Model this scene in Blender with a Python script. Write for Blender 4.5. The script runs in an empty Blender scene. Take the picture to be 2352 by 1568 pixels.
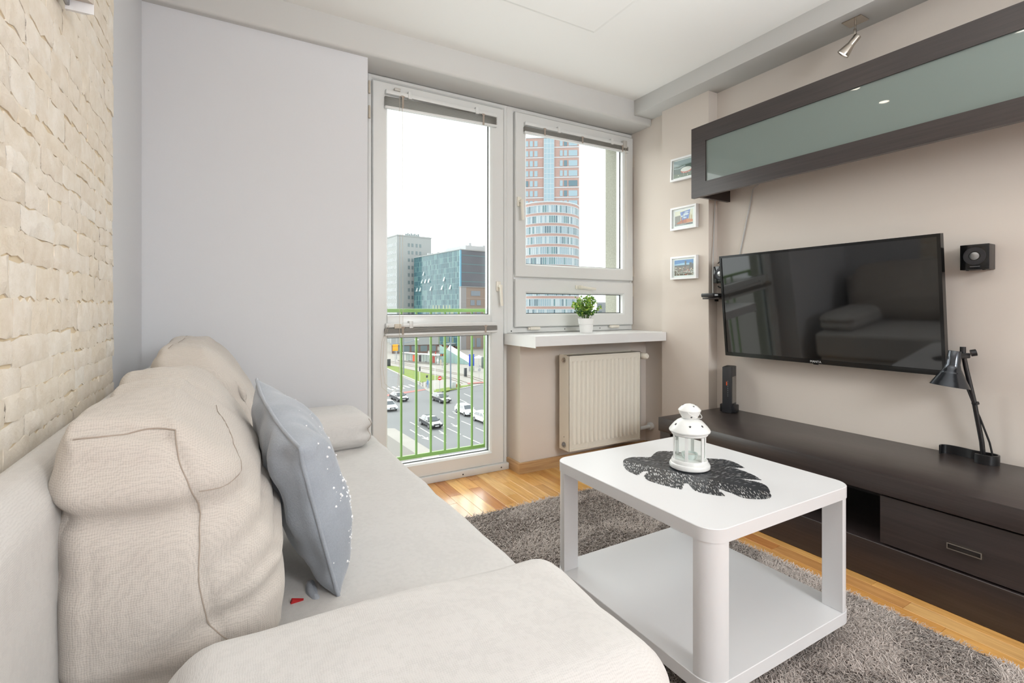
import bpy, bmesh, math, random
import numpy as np
from mathutils import Vector, Matrix, noise
from mathutils.bvhtree import BVHTree
random.seed(7)
PI = math.pi
R = math.radians
scn = bpy.context.scene
COL = scn.collection

# ------------------------------------------------------------------ camera, sky, lights, exposure
cam_d = bpy.data.cameras.new('camera')
cam_d.sensor_width = 36.0
cam_d.lens = 17.224
cam_d.shift_y = -0.0327
cam_d.clip_start = 0.02
cam_d.clip_end = 2000
cam = bpy.data.objects.new('camera', cam_d)
COL.objects.link(cam)
cam.location = (0, 0, 1.05)
cam.rotation_euler = (PI/2, 0, -0.52212)
scn.camera = cam

world = bpy.data.worlds.new('overcast_sky')
scn.world = world
world.use_nodes = True
bg = world.node_tree.nodes['Background']
bg.inputs['Color'].default_value = (0.96, 0.985, 1.0, 1)
bg.inputs['Strength'].default_value = 2.2

sun_d = bpy.data.lights.new('hazy_sun', 'SUN')
sun_d.energy = 7.0; sun_d.angle = R(100); sun_d.color = (1.0, 0.99, 0.97)
sun = bpy.data.objects.new('hazy_sun', sun_d); COL.objects.link(sun)
sun.location = (-10, 20, 14)
sun.rotation_euler = Vector((0.12, -0.84, -0.50)).to_track_quat('-Z', 'Y').to_euler()

def area(name, loc, target, sx, sy, power, color=(1, 1, 1)):
    l = bpy.data.lights.new(name, 'AREA')
    l.shape = 'RECTANGLE'; l.size = sx; l.size_y = sy
    l.energy = power; l.color = color
    o = bpy.data.objects.new(name, l); COL.objects.link(o)
    o.location = loc
    d = Vector(target) - Vector(loc)
    o.rotation_euler = d.to_track_quat('-Z', 'Y').to_euler()
    return o
area('fill_light_back', (1.2, -3.3, 0.7), (1.2, -4.5, 2.3), 2.4, 1.6, 145, (0.895, 0.96, 1.0))  # added fill washed off the unseen back wall, not a fixture of the room
area('fill_light_bounce', (1.25, -0.95, 0.75), (1.25, 0.50, 2.54), 2.0, 0.9, 20, (0.895, 0.96, 1.0)).data.spread = R(62)  # added fill thrown up at the ceiling like a bounced flash
area('fill_light_low', (1.35, -1.6, 1.80), (1.4, 1.3, 0.2), 0.6, 0.6, 34, (0.93, 0.97, 1.0))  # added low fill that reaches under the tabletop, no real lamp stands here
scn.view_settings.view_transform = 'Standard'
scn.view_settings.look = 'None'
scn.view_settings.gamma = 1.0
scn.view_settings.use_curve_mapping = False
scn.view_settings.exposure = 0.0
scn.cycles.max_bounces = 10
scn.cycles.transparent_max_bounces = 16
scn.cycles.caustics_reflective = False
scn.cycles.caustics_refractive = False
scn.cycles.sample_clamp_indirect = 6.0

# ------------------------------------------------------------------ helpers
def lin(c):
    out = []
    for x in c[:3]:
        x /= 255.0
        out.append(x/12.92 if x <= 0.04045 else ((x+0.055)/1.055)**2.4)
    return (out[0], out[1], out[2], 1.0)

class NT:
    def __init__(s, name):
        s.m = bpy.data.materials.new(name); s.m.use_nodes = True
        s.t = s.m.node_tree; s.b = s.t.nodes['Principled BSDF']
    def n(s, typ, **kw):
        nd = s.t.nodes.new(typ)
        for k, v in kw.items(): setattr(nd, k, v)
        return nd
    def l(s, a, b): s.t.links.new(a, b)
    def inp(s, node, **kw):
        for k, v in kw.items(): node.inputs[k.replace('_', ' ')].default_value = v
    def math(s, op, a, b=None, clamp=False):
        nd = s.n('ShaderNodeMath', operation=op); nd.use_clamp = clamp
        for i, x in enumerate((a, b)):
            if x is None: continue
            if isinstance(x, (int, float)): nd.inputs[i].default_value = x
            else: s.l(x, nd.inputs[i])
        return nd.outputs[0]
    def ramp(s, fac, stops):
        r = s.n('ShaderNodeValToRGB'); e = r.color_ramp.elements
        while len(e) < len(stops): e.new(0.5)
        for i, (p, c) in enumerate(stops): e[i].position = p; e[i].color = c
        s.l(fac, r.inputs[0]); return r.outputs[0]
    def mix(s, fac, a, b, blend='MIX'):
        nd = s.n('ShaderNodeMix', data_type='RGBA', blend_type=blend)
        for i, x in ((0, fac), (6, a), (7, b)):
            if isinstance(x, (int, float)): nd.inputs[i].default_value = x
            elif isinstance(x, tuple): nd.inputs[i].default_value = x
            else: s.l(x, nd.inputs[i])
        return nd.outputs[2]
    def bump(s, h, strength=0.3, dist=0.002):
        b = s.n('ShaderNodeBump'); b.inputs['Strength'].default_value = strength
        b.inputs['Distance'].default_value = dist
        s.l(h, b.inputs['Height']); s.l(b.outputs[0], s.b.inputs['Normal'])
    def coord(s, scale=(1, 1, 1), which='Object'):
        tc = s.n('ShaderNodeTexCoord'); mp = s.n('ShaderNodeMapping')
        mp.inputs['Scale'].default_value = scale
        s.l(tc.outputs[which], mp.inputs[0]); return mp.outputs[0]
    def noise(s, vec, scale, detail=3, rough=0.5):
        nd = s.n('ShaderNodeTexNoise'); nd.inputs['Scale'].default_value = scale
        nd.inputs['Detail'].default_value = detail; nd.inputs['Roughness'].default_value = rough
        s.l(vec, nd.inputs['Vector']); return nd.outputs['Fac']

def mat(name, col, rough=0.5, metal=0.0, spec=0.5, var=0.0, vscale=8, bump=0.0, bscale=60, coat=0.0):
    n = NT(name); c = lin(col)
    n.inp(n.b, Roughness=rough, Metallic=metal)
    n.b.inputs['Specular IOR Level'].default_value = spec
    if coat: n.b.inputs['Coat Weight'].default_value = coat
    if var or bump:
        v = n.coord()
    if var:
        f = n.noise(v, vscale, 4)
        n.l(n.ramp(f, [(0.3, tuple(x*(1-var) for x in c[:3])+(1,)), (0.7, tuple(min(1, x*(1+var)) for x in c[:3])+(1,))]), n.b.inputs['Base Color'])
    else:
        n.b.inputs['Base Color'].default_value = c
    if bump: n.bump(n.noise(v, bscale, 4), 0.4, bump)
    return n.m

def emit(name, col, strength):
    n = NT(name); n.b.inputs['Emission Color'].default_value = lin(col)
    n.b.inputs['Emission Strength'].default_value = strength
    n.b.inputs['Base Color'].default_value = lin(col); return n.m

def glass_mat(name, tint=(0.96, 0.98, 0.97, 1), refl=1.0):
    n = NT(name); n.t.nodes.remove(n.b)
    tr = n.n('ShaderNodeBsdfTransparent'); tr.inputs[0].default_value = tint
    gl = n.n('ShaderNodeBsdfGlossy'); gl.inputs['Roughness'].default_value = 0.02
    fr = n.n('ShaderNodeFresnel'); fr.inputs[0].default_value = 1.4
    ge = n.n('ShaderNodeNewGeometry')
    f = n.math('MULTIPLY', n.math('MULTIPLY', fr.outputs[0], refl), n.math('SUBTRACT', 1.0, ge.outputs['Backfacing']), True)
    mx = n.n('ShaderNodeMixShader'); n.l(f, mx.inputs[0]); n.l(tr.outputs[0], mx.inputs[1]); n.l(gl.outputs[0], mx.inputs[2])
    n.l(mx.outputs[0], n.t.nodes['Material Output'].inputs[0]); return n.m

def fabric(name, col, period=0.0042, amp=0.0008, dark=0.84, speck=0.10):
    n = NT(name); c = lin(col)
    tc = n.n('ShaderNodeTexCoord'); sx = n.n('ShaderNodeSeparateXYZ')
    wob = n.n('ShaderNodeTexNoise'); wob.inputs['Scale'].default_value = 70; wob.inputs['Detail'].default_value = 3
    n.l(tc.outputs['Object'], wob.inputs['Vector'])
    wv = n.n('ShaderNodeVectorMath', operation='MULTIPLY_ADD')
    n.l(wob.outputs['Color'], wv.inputs[0]); wv.inputs[1].default_value = (period*2.2,)*3
    n.l(tc.outputs['Object'], wv.inputs[2]); n.l(wv.outputs[0], sx.inputs[0])
    k = 2*PI/period
    s = [n.math('SINE', n.math('MULTIPLY', sx.outputs[i], k)) for i in range(3)]
    tot = n.math('ADD', n.math('ADD', s[0], s[1]), s[2])
    w = n.math('MULTIPLY_ADD', tot, 0.18); w.node.inputs[2].default_value = 0.5
    v = n.coord()
    thr = n.noise(n.coord((420, 420, 60)), 1.0, 2); thr2 = n.noise(n.coord((60, 420, 420)), 1.0, 2)
    big = n.noise(v, 6, 3)
    f = n.math('ADD', n.math('MULTIPLY', w, 0.55), n.math('ADD', n.math('MULTIPLY', thr, 0.25), n.math('MULTIPLY', thr2, 0.25)))
    colr = n.ramp(f, [(0.3, tuple(x*dark*(1-speck) for x in c[:3])+(1,)), (0.62, c)])
    colb = n.mix(0.35, colr, n.ramp(big, [(0.35, tuple(x*0.93 for x in c[:3])+(1,)), (0.65, c)]))
    n.l(colb, n.b.inputs['Base Color'])
    n.inp(n.b, Roughness=0.9); n.b.inputs['Specular IOR Level'].default_value = 0.15
    n.b.inputs['Sheen Weight'].default_value = 0.15
    n.bump(n.math('ADD', w, n.math('MULTIPLY', thr, 0.5)), 0.6, amp)
    return n.m

class MB:
    def __init__(s): s.v = []; s.f = []; s.m = []
    def add(s, vs, fs, mi=0):
        o = len(s.v); s.v += [tuple(v) for v in vs]
        s.f += [tuple(i+o for i in f) for f in fs]; s.m += [mi]*len(fs); return s
    def box(s, x0, x1, y0, y1, z0, z1, mi=0):
        v = [(x, y, z) for x in (x0, x1) for y in (y0, y1) for z in (z0, z1)]
        return s.add(v, [(0, 1, 3, 2), (4, 6, 7, 5), (0, 4, 5, 1), (2, 3, 7, 6), (0, 2, 6, 4), (1, 5, 7, 3)], mi)
    def bbox(s, x0, x1, y0, y1, z0, z1, bev=0.004, seg=2, mi=0):
        bm = bmesh.new()
        bmesh.ops.create_cube(bm, size=1.0)
        bmesh.ops.scale(bm, vec=(x1-x0, y1-y0, z1-z0), verts=bm.verts)
        bmesh.ops.translate(bm, vec=((x0+x1)/2, (y0+y1)/2, (z0+z1)/2), verts=bm.verts)
        bmesh.ops.bevel(bm, geom=list(bm.edges), offset=bev, segments=seg, affect='EDGES', profile=0.5)
        return s.bm(bm, mi)
    def bm(s, bm, mi=0):
        bm.verts.index_update()
        s.add([v.co for v in bm.verts], [[v.index for v in f.verts] for f in bm.faces], mi); bm.free(); return s
    def obox(s, M, sx, sy, sz, bev=0, mi=0):
        t = MB()
        (t.bbox(-sx/2, sx/2, -sy/2, sy/2, -sz/2, sz/2, bev, 2) if bev else t.box(-sx/2, sx/2, -sy/2, sy/2, -sz/2, sz/2))
        return s.add([M @ Vector(v) for v in t.v], t.f, mi)
    def cyl(s, p0, p1, r0, r1=None, n=12, mi=0, caps=True):
        r1 = r0 if r1 is None else r1
        p0 = Vector(p0); p1 = Vector(p1); d = (p1-p0).normalized()
        u = d.orthogonal().normalized(); w = d.cross(u)
        ring = lambda p, r: [p+u*(r*math.cos(2*PI*i/n))+w*(r*math.sin(2*PI*i/n)) for i in range(n)]
        s.add(ring(p0, r0)+ring(p1, r1), [(i, (i+1) % n, n+(i+1) % n, n+i) for i in range(n)], mi)
        if caps:
            s.add(ring(p0, r0), [tuple(range(n))[::-1]], mi); s.add(ring(p1, r1), [tuple(range(n))], mi)
        return s
    def tube(s, pts, r, n=8, mi=0, closed=False):
        pts = [Vector(p) for p in pts]; N = len(pts); vs = []
        u = None
        for i, p in enumerate(pts):
            a = pts[(i-1) % N] if (closed or i > 0) else p
            b = pts[(i+1) % N] if (closed or i < N-1) else p
            d = (b-a).normalized()
            if u is None: u = d.orthogonal().normalized()
            u = (u-d*u.dot(d)).normalized(); w = d.cross(u)
            rr = r[i] if isinstance(r, (list, tuple)) else r
            vs += [p+u*(rr*math.cos(2*PI*j/n))+w*(rr*math.sin(2*PI*j/n)) for j in range(n)]
        fs = []
        for i in range(N if closed else N-1):
            a = i*n; b = ((i+1) % N)*n
            fs += [(a+j, a+(j+1) % n, b+(j+1) % n, b+j) for j in range(n)]
        if not closed: fs += [tuple(range(n))[::-1], tuple((N-1)*n+j for j in range(n))]
        return s.add(vs, fs, mi)
    def lathe(s, prof, n=28, c=(0, 0, 0), M=None, mi=0):
        vs = []; fs = []; c = Vector(c)
        for r, z in prof:
            for i in range(n):
                p = Vector((r*math.cos(2*PI*i/n), r*math.sin(2*PI*i/n), z))
                vs.append((M @ p if M else p)+c)
        for k in range(len(prof)-1):
            fs += [(k*n+i, k*n+(i+1) % n, (k+1)*n+(i+1) % n, (k+1)*n+i) for i in range(n)]
        return s.add(vs, fs, mi)
    def prism(s, poly, z0, z1, mi=0, M=None):
        n = len(poly)
        vs = [Vector((x, y, z0)) for x, y in poly]+[Vector((x, y, z1)) for x, y in poly]
        if M: vs = [M @ v for v in vs]
        return s.add(vs, [tuple(range(n))[::-1], tuple(range(n, 2*n))]+[(i, (i+1) % n, n+(i+1) % n, n+i) for i in range(n)], mi)
    def move(s, M): s.v = [tuple(M @ Vector(v)) for v in s.v]; return s
    def build(s, name, mats, parent=None, smooth=35, fix=True):
        me = bpy.data.meshes.new(name); me.from_pydata(s.v, [], s.f)
        for m in (mats if isinstance(mats, (list, tuple)) else [mats]): me.materials.append(m)
        if any(s.m): me.polygons.foreach_set('material_index', s.m)
        if fix:
            b = bmesh.new(); b.from_mesh(me); bmesh.ops.recalc_face_normals(b, faces=b.faces); b.to_mesh(me); b.free()
        if smooth:
            me.polygons.foreach_set('use_smooth', [True]*len(me.polygons))
            me.set_sharp_from_angle(angle=R(smooth))
        me.update()
        return link(name, me, parent)

def link(name, data, parent=None):
    o = bpy.data.objects.new(name, data); COL.objects.link(o)
    if parent: o.parent = parent
    return o
def tag(o, label=None, cat=None, group=None, kind=None):
    for k, v in (('label', label), ('category', cat), ('group', group), ('kind', kind)):
        if v: o[k] = v
    return o
def thing(name, label, cat, loc=(0, 0, 0), rz=0, group=None):
    o = link(name, None); o.location = loc; o.rotation_euler = (0, 0, rz); o.empty_display_size = 0.1
    return tag(o, label, cat, group)
def struct(o): o['kind'] = 'structure'; return o
def part(name, mb, m, parent, label=None, kind=None, smooth=35):
    o = mb.build(name, m, parent, smooth); return tag(o, label, None, None, kind)
def dup(o, parent=None):
    c = o.copy(); COL.objects.link(c)
    if parent: c.parent = parent
    for ch in list(o.children): dup(ch, c)
    return c
def inst(src, name, parent, loc, scale=(1, 1, 1), rot=(0, 0, 0)):
    o = link(name, src.data if hasattr(src, 'data') else src, parent)
    o.location = loc; o.scale = scale; o.rotation_euler = rot; return o
def text(name, body, size, m, parent, M, ext=0.0005, align='CENTER'):
    cu = bpy.data.curves.new(name, 'FONT'); cu.body = body; cu.size = size; cu.extrude = ext
    cu.align_x = align; cu.align_y = 'CENTER'; cu.resolution_u = 3
    t = bpy.data.objects.new(name, cu); COL.objects.link(t)
    me = bpy.data.meshes.new_from_object(t.evaluated_get(bpy.context.evaluated_depsgraph_get()))
    bpy.data.objects.remove(t)
    me.transform(M); me.materials.clear(); me.materials.append(m)
    return link(name, me, parent)
def basis(o, x, y, z):
    return Matrix(((x[0], y[0], z[0], o[0]), (x[1], y[1], z[1], o[1]), (x[2], y[2], z[2], o[2]), (0, 0, 0, 1)))
def rrect(x0, x1, y0, y1, r, n=8):
    pts = []
    for cx, cy, a in ((x1-r, y0+r, -PI/2), (x1-r, y1-r, 0), (x0+r, y1-r, PI/2), (x0+r, y0+r, PI)):
        pts += [(cx+r*math.cos(a+PI/2*i/n), cy+r*math.sin(a+PI/2*i/n)) for i in range(n+1)]
    return pts

# ------------------------------------------------------------------ materials
M = {}
M['trim_paint'] = mat('trim_paint', (208, 207, 204), 0.8, spec=0.15)
M['white_wall'] = mat('white_paint', (220, 221, 224), 0.75, spec=0.2, bump=0.0004, bscale=120)
M['ceiling'] = mat('ceiling_paint', (243, 242, 238), 0.8, spec=0.15, bump=0.0003, bscale=90)
M['beige'] = mat('beige_paint', (220, 210, 200), 0.75, spec=0.2, bump=0.0004, bscale=120)
M['pvc'] = mat('white_pvc', (224, 225, 223), 0.28, spec=0.5)
M['sillwhite'] = mat('white_laminate_sill', (238, 238, 237), 0.3)
M['ral'] = mat('cream_enamel', (236, 231, 218), 0.35)
M['stucco'] = mat('outside_stucco', (150, 150, 138), 0.95, var=0.12, vscale=90, bump=0.006, bscale=140)
M['gasket'] = mat('dark_gasket', (70, 72, 72), 0.5)
M['alu'] = mat('aluminium_spacer', (150, 155, 158), 0.35, 0.8)
M['tablewhite'] = mat('white_table_lacquer', (226, 226, 227), 0.32)
M['lantern'] = mat('white_enamel', (236, 237, 235), 0.3)
M['blackmetal'] = mat('black_lacquered_metal', (22, 22, 24), 0.3, 0.0, 0.6)
M['blackplastic'] = mat('black_plastic', (28, 28, 30), 0.4)
M['glossblack'] = mat('gloss_black_plastic', (14, 14, 15), 0.12)
M['screen'] = mat('dark_screen_glass', (10, 10, 11), 0.045, spec=1.0)
M['chrome'] = mat('brushed_nickel', (186, 178, 168), 0.25, 0.95)
M['steel'] = mat('grey_steel', (160, 160, 160), 0.3, 0.9)
M['greymark'] = mat('grey_print', (120, 120, 122), 0.5)
M['slat'] = mat('grey_blind_slats', (196, 193, 187), 0.5, 0.2)
M['cord'] = mat('cord', (206, 196, 180), 0.7)
M['cable'] = mat('pale_cable', (190, 190, 188), 0.4)
M['green'] = mat('light_green_paint', (122, 160, 88), 0.45)
M['glass'] = glass_mat('window_glass')
M['lglass'] = glass_mat('lantern_glass', (0.985, 0.995, 0.99, 1), 0.9)
M['linen'] = fabric('sofa_linen', (214, 211, 208), 0.0028, 0.0004, 0.9, 0.05)
M['linen2'] = fabric('cushion_linen', (206, 198, 190), 0.0032, 0.0006, 0.84, 0.08)
M['seam'] = mat('seam_thread', (168, 155, 143), 0.9)
M['stone_back'] = mat('stone_grout', (226, 208, 178), 0.9, bump=0.002, bscale=60)
def m_wenge():
    n = NT('wenge_wood'); v = n.coord((60, 2.2, 60)); f = n.noise(v, 1.6, 6, 0.65)
    n.l(n.ramp(f, [(0.3, lin((42, 35, 34))), (0.7, lin((60, 51, 49)))]), n.b.inputs['Base Color'])
    n.inp(n.b, Roughness=0.33); n.b.inputs['Specular IOR Level'].default_value = 0.65
    n.bump(f, 0.15, 0.0005); return n.m
M['wenge'] = m_wenge()
def m_floor(var=True):
    n = NT('parquet_wood'); oi = n.n('ShaderNodeObjectInfo')
    tc = n.n('ShaderNodeTexCoord'); mp = n.n('ShaderNodeMapping'); mp.inputs['Scale'].default_value = (55, 2.0, 1)
    off = n.n('ShaderNodeVectorMath', operation='MULTIPLY_ADD'); n.l(oi.outputs['Random'], off.inputs[0])
    off.inputs[1].default_value = (37, 91, 13); n.l(tc.outputs['Object'], off.inputs[2])
    n.l(off.outputs[0], mp.inputs[0])
    g = n.noise(mp.outputs[0], 1.2, 5, 0.6)
    mp2 = n.n('ShaderNodeMapping'); mp2.inputs['Scale'].default_value = (9, 1.2, 1); n.l(off.outputs[0], mp2.inputs[0])
    g2 = n.noise(mp2.outputs[0], 1.5, 3, 0.5)
    base = n.ramp(oi.outputs['Random'], [(0.0, lin((208, 150, 84))), (0.25, lin((240, 190, 116))), (0.5, lin((230, 170, 96))), (0.75, lin((246, 202, 134))), (0.9, lin((194, 130, 72))), (1.0, lin((222, 160, 92)))])
    d = n.ramp(n.math('ADD', n.math('MULTIPLY', g, 0.6), n.math('MULTIPLY', g2, 0.4)), [(0.32, (0.66, 0.60, 0.54, 1)), (0.66, (1, 1, 1, 1))])
    n.l(n.mix(1.0, base, d, 'MULTIPLY'), n.b.inputs['Base Color'])
    n.inp(n.b, Roughness=0.2); n.b.inputs['Specular IOR Level'].default_value = 0.55
    n.bump(g, 0.08, 0.0004); return n.m
M['floor'] = m_floor()
def m_oak():
    n = NT('oak_baseboard'); v = n.coord((3, 3, 70)); f = n.noise(v, 1.5, 5, 0.6)
    n.l(n.ramp(f, [(0.3, lin((176, 138, 96))), (0.7, lin((206, 172, 128)))]), n.b.inputs['Base Color'])
    n.inp(n.b, Roughness=0.4); return n.m
M['oak'] = m_oak()
def m_stone():
    n = NT('split_stone'); oi = n.n('ShaderNodeObjectInfo')
    tc = n.n('ShaderNodeTexCoord'); of = n.n('ShaderNodeVectorMath', operation='MULTIPLY_ADD')
    n.l(oi.outputs['Random'], of.inputs[0]); of.inputs[1].default_value = (17, 31, 53)
    geo = n.n('ShaderNodeNewGeometry'); n.l(geo.outputs['Position'], of.inputs[2])
    a = n.noise(of.outputs[0], 22, 6, 0.62); b = n.noise(of.outputs[0], 90, 4, 0.6)
    base = n.ramp(oi.outputs['Random'], [(0, lin((240, 230, 216))), (0.35, lin((247, 240, 230))), (0.7, lin((243, 233, 218))), (1, lin((249, 244, 236)))])
    d = n.ramp(a, [(0.3, (0.9, 0.87, 0.82, 1)), (0.65, (1, 1, 1, 1))])
    n.l(n.mix(1.0, base, d, 'MULTIPLY'), n.b.inputs['Base Color'])
    n.inp(n.b, Roughness=0.9); n.b.inputs['Specular IOR Level'].default_value = 0.2
    n.bump(n.math('ADD', a, n.math('MULTIPLY', b, 0.3)), 0.55, 0.006); return n.m
M['stone'] = m_stone()
def m_fleece():
    n = NT('blue_fleece'); v = n.coord(); a = n.noise(v, 260, 3, 0.6); b = n.noise(v, 14, 3)
    c = lin((170, 176, 185))
    n.l(n.ramp(n.math('ADD', n.math('MULTIPLY', a, 0.5), n.math('MULTIPLY', b, 0.5)), [(0.35, tuple(x*0.86 for x in c[:3])+(1,)), (0.65, c)]), n.b.inputs['Base Color'])
    n.inp(n.b, Roughness=0.85); n.b.inputs['Sheen Weight'].default_value = 0.5; n.b.inputs['Sheen Roughness'].default_value = 0.4
    n.b.inputs['Specular IOR Level'].default_value = 0.1
    n.bump(a, 0.5, 0.0015); return n.m
M['fleece'] = m_fleece()
def m_cabglass():
    n = NT('grey_green_lacquered_glass'); n.b.inputs['Base Color'].default_value = lin((116, 127, 122))
    n.inp(n.b, Roughness=0.32); n.b.inputs['Specular IOR Level'].default_value = 0.3
    n.b.inputs['Coat Weight'].default_value = 0.6; n.b.inputs['Coat Roughness'].default_value = 0.02
    return n.m
M['cabglass'] = m_cabglass()
def m_pile():
    n = NT('rug_pile'); at = n.n('ShaderNodeAttribute'); at.attribute_name = 'tone'
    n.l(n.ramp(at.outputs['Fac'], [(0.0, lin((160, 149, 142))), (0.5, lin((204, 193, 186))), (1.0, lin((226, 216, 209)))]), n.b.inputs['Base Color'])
    n.inp(n.b, Roughness=0.8); n.b.inputs['Specular IOR Level'].default_value = 0.2
    n.b.inputs['Sheen Weight'].default_value = 0.2; return n.m
M['pile'] = m_pile()
def m_leafmat():
    n = NT('perforated_black_vinyl'); n.b.inputs['Base Color'].default_value = lin((44, 47, 52)); n.inp(n.b, Roughness=0.35)
    tc = n.n('ShaderNodeTexCoord'); mp = n.n('ShaderNodeMapping'); mp.vector_type = 'POINT'
    n.l(tc.outputs['UV'], mp.inputs[0])
    sx = n.n('ShaderNodeSeparateXYZ'); n.l(mp.outputs[0], sx.inputs[0])
    al = sx.outputs[0]; pe = n.math('ABSOLUTE', sx.outputs[1])
    sh = n.math('ADD', al, n.math('MULTIPLY', pe, -0.5))
    cx = n.n('ShaderNodeCombineXYZ'); n.l(n.math('MULTIPLY', sh, 1.0), cx.inputs[0]); n.l(n.math('MULTIPLY', pe, 0.15), cx.inputs[1])
    vo = n.n('ShaderNodeTexVoronoi', feature='DISTANCE_TO_EDGE'); vo.inputs['Scale'].default_value = 215; n.l(cx.outputs[0], vo.inputs['Vector'])
    hole = n.math('GREATER_THAN', vo.outputs['Distance'], 0.15)
    rim = n.math('GREATER_THAN', pe, 0.012)
    at = n.n('ShaderNodeAttribute'); at.attribute_name = 'rim'
    inn = n.math('GREATER_THAN', at.outputs['Fac'], 0.5)
    al2 = n.math('SUBTRACT', 1.0, n.math('MULTIPLY', n.math('MULTIPLY', hole, rim), inn))
    n.l(al2, n.b.inputs['Alpha']); return n.m
M['leafmat'] = m_leafmat()

# ================================================================== THE ROOM
YW = 2.816
def S(name, mb, m, smooth=30): return struct(mb.build(name, m, None, smooth))
# floor: slab with the parquet boards in view as parts
floor = S('floor', MB().box(-0.55, 2.76, -5.3, 2.9, -0.12, -0.006), M['floor'])
plank_me = MB().bbox(-0.0345, 0.0345, -0.5, 0.5, -0.006, 0.0, 0.0012, 1).build('plank', M['floor'], floor)
rng = random.Random(3); first = True
x = 0.50
while x < 2.20:
    y = 0.10 + rng.uniform(-0.35, 0.0)
    if x < 0.9: y = 1.75 + rng.uniform(-0.3, 0)
    while y < 2.80:
        L = rng.choice((0.36, 0.42, 0.48, 0.55)); e = min(y+L, 2.81)
        if e-y > 0.03:
            o = plank_me if first else inst(plank_me, 'plank', floor, (0, 0, 0)); first = False
            o.location = (x+0.035, (y+e)/2, 0); o.scale = (1, (e-y)-0.0012, 1)
        y = e
    x += 0.07
# walls
wall_front = S('wall_front', MB().prism([(-0.6, 2.655), (0.638, 2.655), (0.672, 2.818), (0.672, 2.885), (-0.6, 2.885)], 0, 2.5), M['white_wall'])
S('wall_sill', MB().box(1.597, 2.9, 2.672, 2.885, 0, 0.83), M['beige'])
S('wall_right', MB().box(2.725, 2.95, -5.3, 2.081, 0, 2.6).box(2.643, 2.95, 2.081, 2.47, 0, 2.6).box(2.69, 2.95, 2.47, 2.885, 0, 2.6), M['beige'])
S('wall_back', MB().box(-0.55, 2.95, -5.45, -5.3, 0, 2.6), M['white_wall'])
wall_left = S('wall_left', MB().box(-0.55, -0.334, -5.3, 2.655, 0, 2.6), M['white_wall'])
S('wall_outside', MB().box(-5, 0.70, 2.885, 3.02, -15, 6).box(2.60, 8, 2.885, 3.02, -15, 6).box(0.70, 2.60, 2.885, 3.02, 2.35, 6)
  .box(0.70, 2.60, 2.885, 3.02, -15, 0.02).box(1.60, 2.60, 2.885, 3.02, 0.02, 0.90), M['stucco'])
ceiling = S('ceiling', MB().box(-0.55, 2.95, -5.4, 2.9, 2.54, 2.66), M['ceiling'])
def cpanel():
    b = MB(); x0, x1, y0, y1 = 0.2, 1.71, -0.2, 2.08; c = 0.018; h = 0.005
    v = [(x0, y0, 2.54), (x1, y0, 2.54), (x1, y1, 2.54), (x0, y1, 2.54), (x0+c, y0+c, 2.54-h), (x1-c, y0+c, 2.54-h), (x1-c, y1-c, 2.54-h), (x0+c, y1-c, 2.54-h)]
    return b.add(v, [(4, 7, 6, 5), (0, 1, 5, 4), (1, 2, 6, 5), (2, 3, 7, 6), (3, 0, 4, 7)])
part('ceiling_panel', cpanel(), M['ceiling'], ceiling, smooth=5)
S('trim_1', MB().bbox(-0.56, 2.7, 2.615, 2.95, 2.388, 2.6, 0.016, 4), M['trim_paint'], 40)          # lintel beam over window
S('trim_2', MB().bbox(2.517, 2.9, -5.3, 2.63, 2.435, 2.6, 0.004, 2), M['trim_paint'])           # soffit box along TV wall
S('trim_3', MB().prism([(1.56, 2.43), (2.641, 2.43), (2.641, 2.473), (2.688, 2.473), (2.688, 2.815), (1.56, 2.815)], 0.822, 0.882)
  .box(1.556, 1.561, 2.428, 2.815, 0.813, 0.8825), M['sillwhite'])                      # window sill board
# baseboards
S('baseboard_front', MB().prism([(1.579, 2.818), (1.579, 2.654), (2.672, 2.654), (2.672, 2.6715), (1.5965, 2.6715), (1.5965, 2.818)], 0, 0.068), M['oak'])
S('baseboard_right', MB().box(2.672, 2.6895, 2.4705, 2.654, 0, 0.068).box(2.625, 2.6425, 2.09, 2.4705, 0, 0.068), M['oak'])

# stone cladding on the left wall: single stones set in a thin mortar bed
part('mortar_bed', MB().box(-0.335, -0.330, 0.75, 2.0, 0.72, 2.54), M['stone_back'], wall_left)
def stone_mesh(i):
    b = MB(); r = random.Random(100+i); nx, nz = 5, 3; vs = []; fs = []
    for a in range(nx+1):
        for c in range(nz+1):
            u, w = a/nx, c/nz
            edge = (a in (0, nx)) or (c in (0, nz))
            h = 0.55 if edge else 0.78+r.uniform(-0.16, 0.2)
            h += 0.18*(u-0.5)*r.choice((-1, 1))
            y = u-0.5+(r.uniform(-0.035, 0.035)); z = w-0.5+(r.uniform(-0.11, 0.11))
            vs.append((h, y, z))
    for a in range(nx):
        for c in range(nz):
            k = a*(nz+1)+c; fs.append((k, k+nz+1, k+nz+2, k+1))
    loop = [a*(nz+1) for a in range(nx+1)]+[nx*(nz+1)+c for c in range(1, nz+1)]+[a*(nz+1)+nz for a in range(nx-1, -1, -1)]+[c for c in range(nz-1, 0, -1)]
    o = len(vs)
    vs += [(-0.1, vs[k][1], vs[k][2]) for k in loop]
    n = len(loop)
    fs += [(loop[k], loop[(k+1) % n], o+(k+1) % n, o+k) for k in range(n)]
    me_o = b.add(vs, fs).build('stone', M['stone'], wall_left, 50)
    return me_o
stones = [stone_mesh(i) for i in range(14)]; used = set()
rng = random.Random(11); z = 0.74
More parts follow.
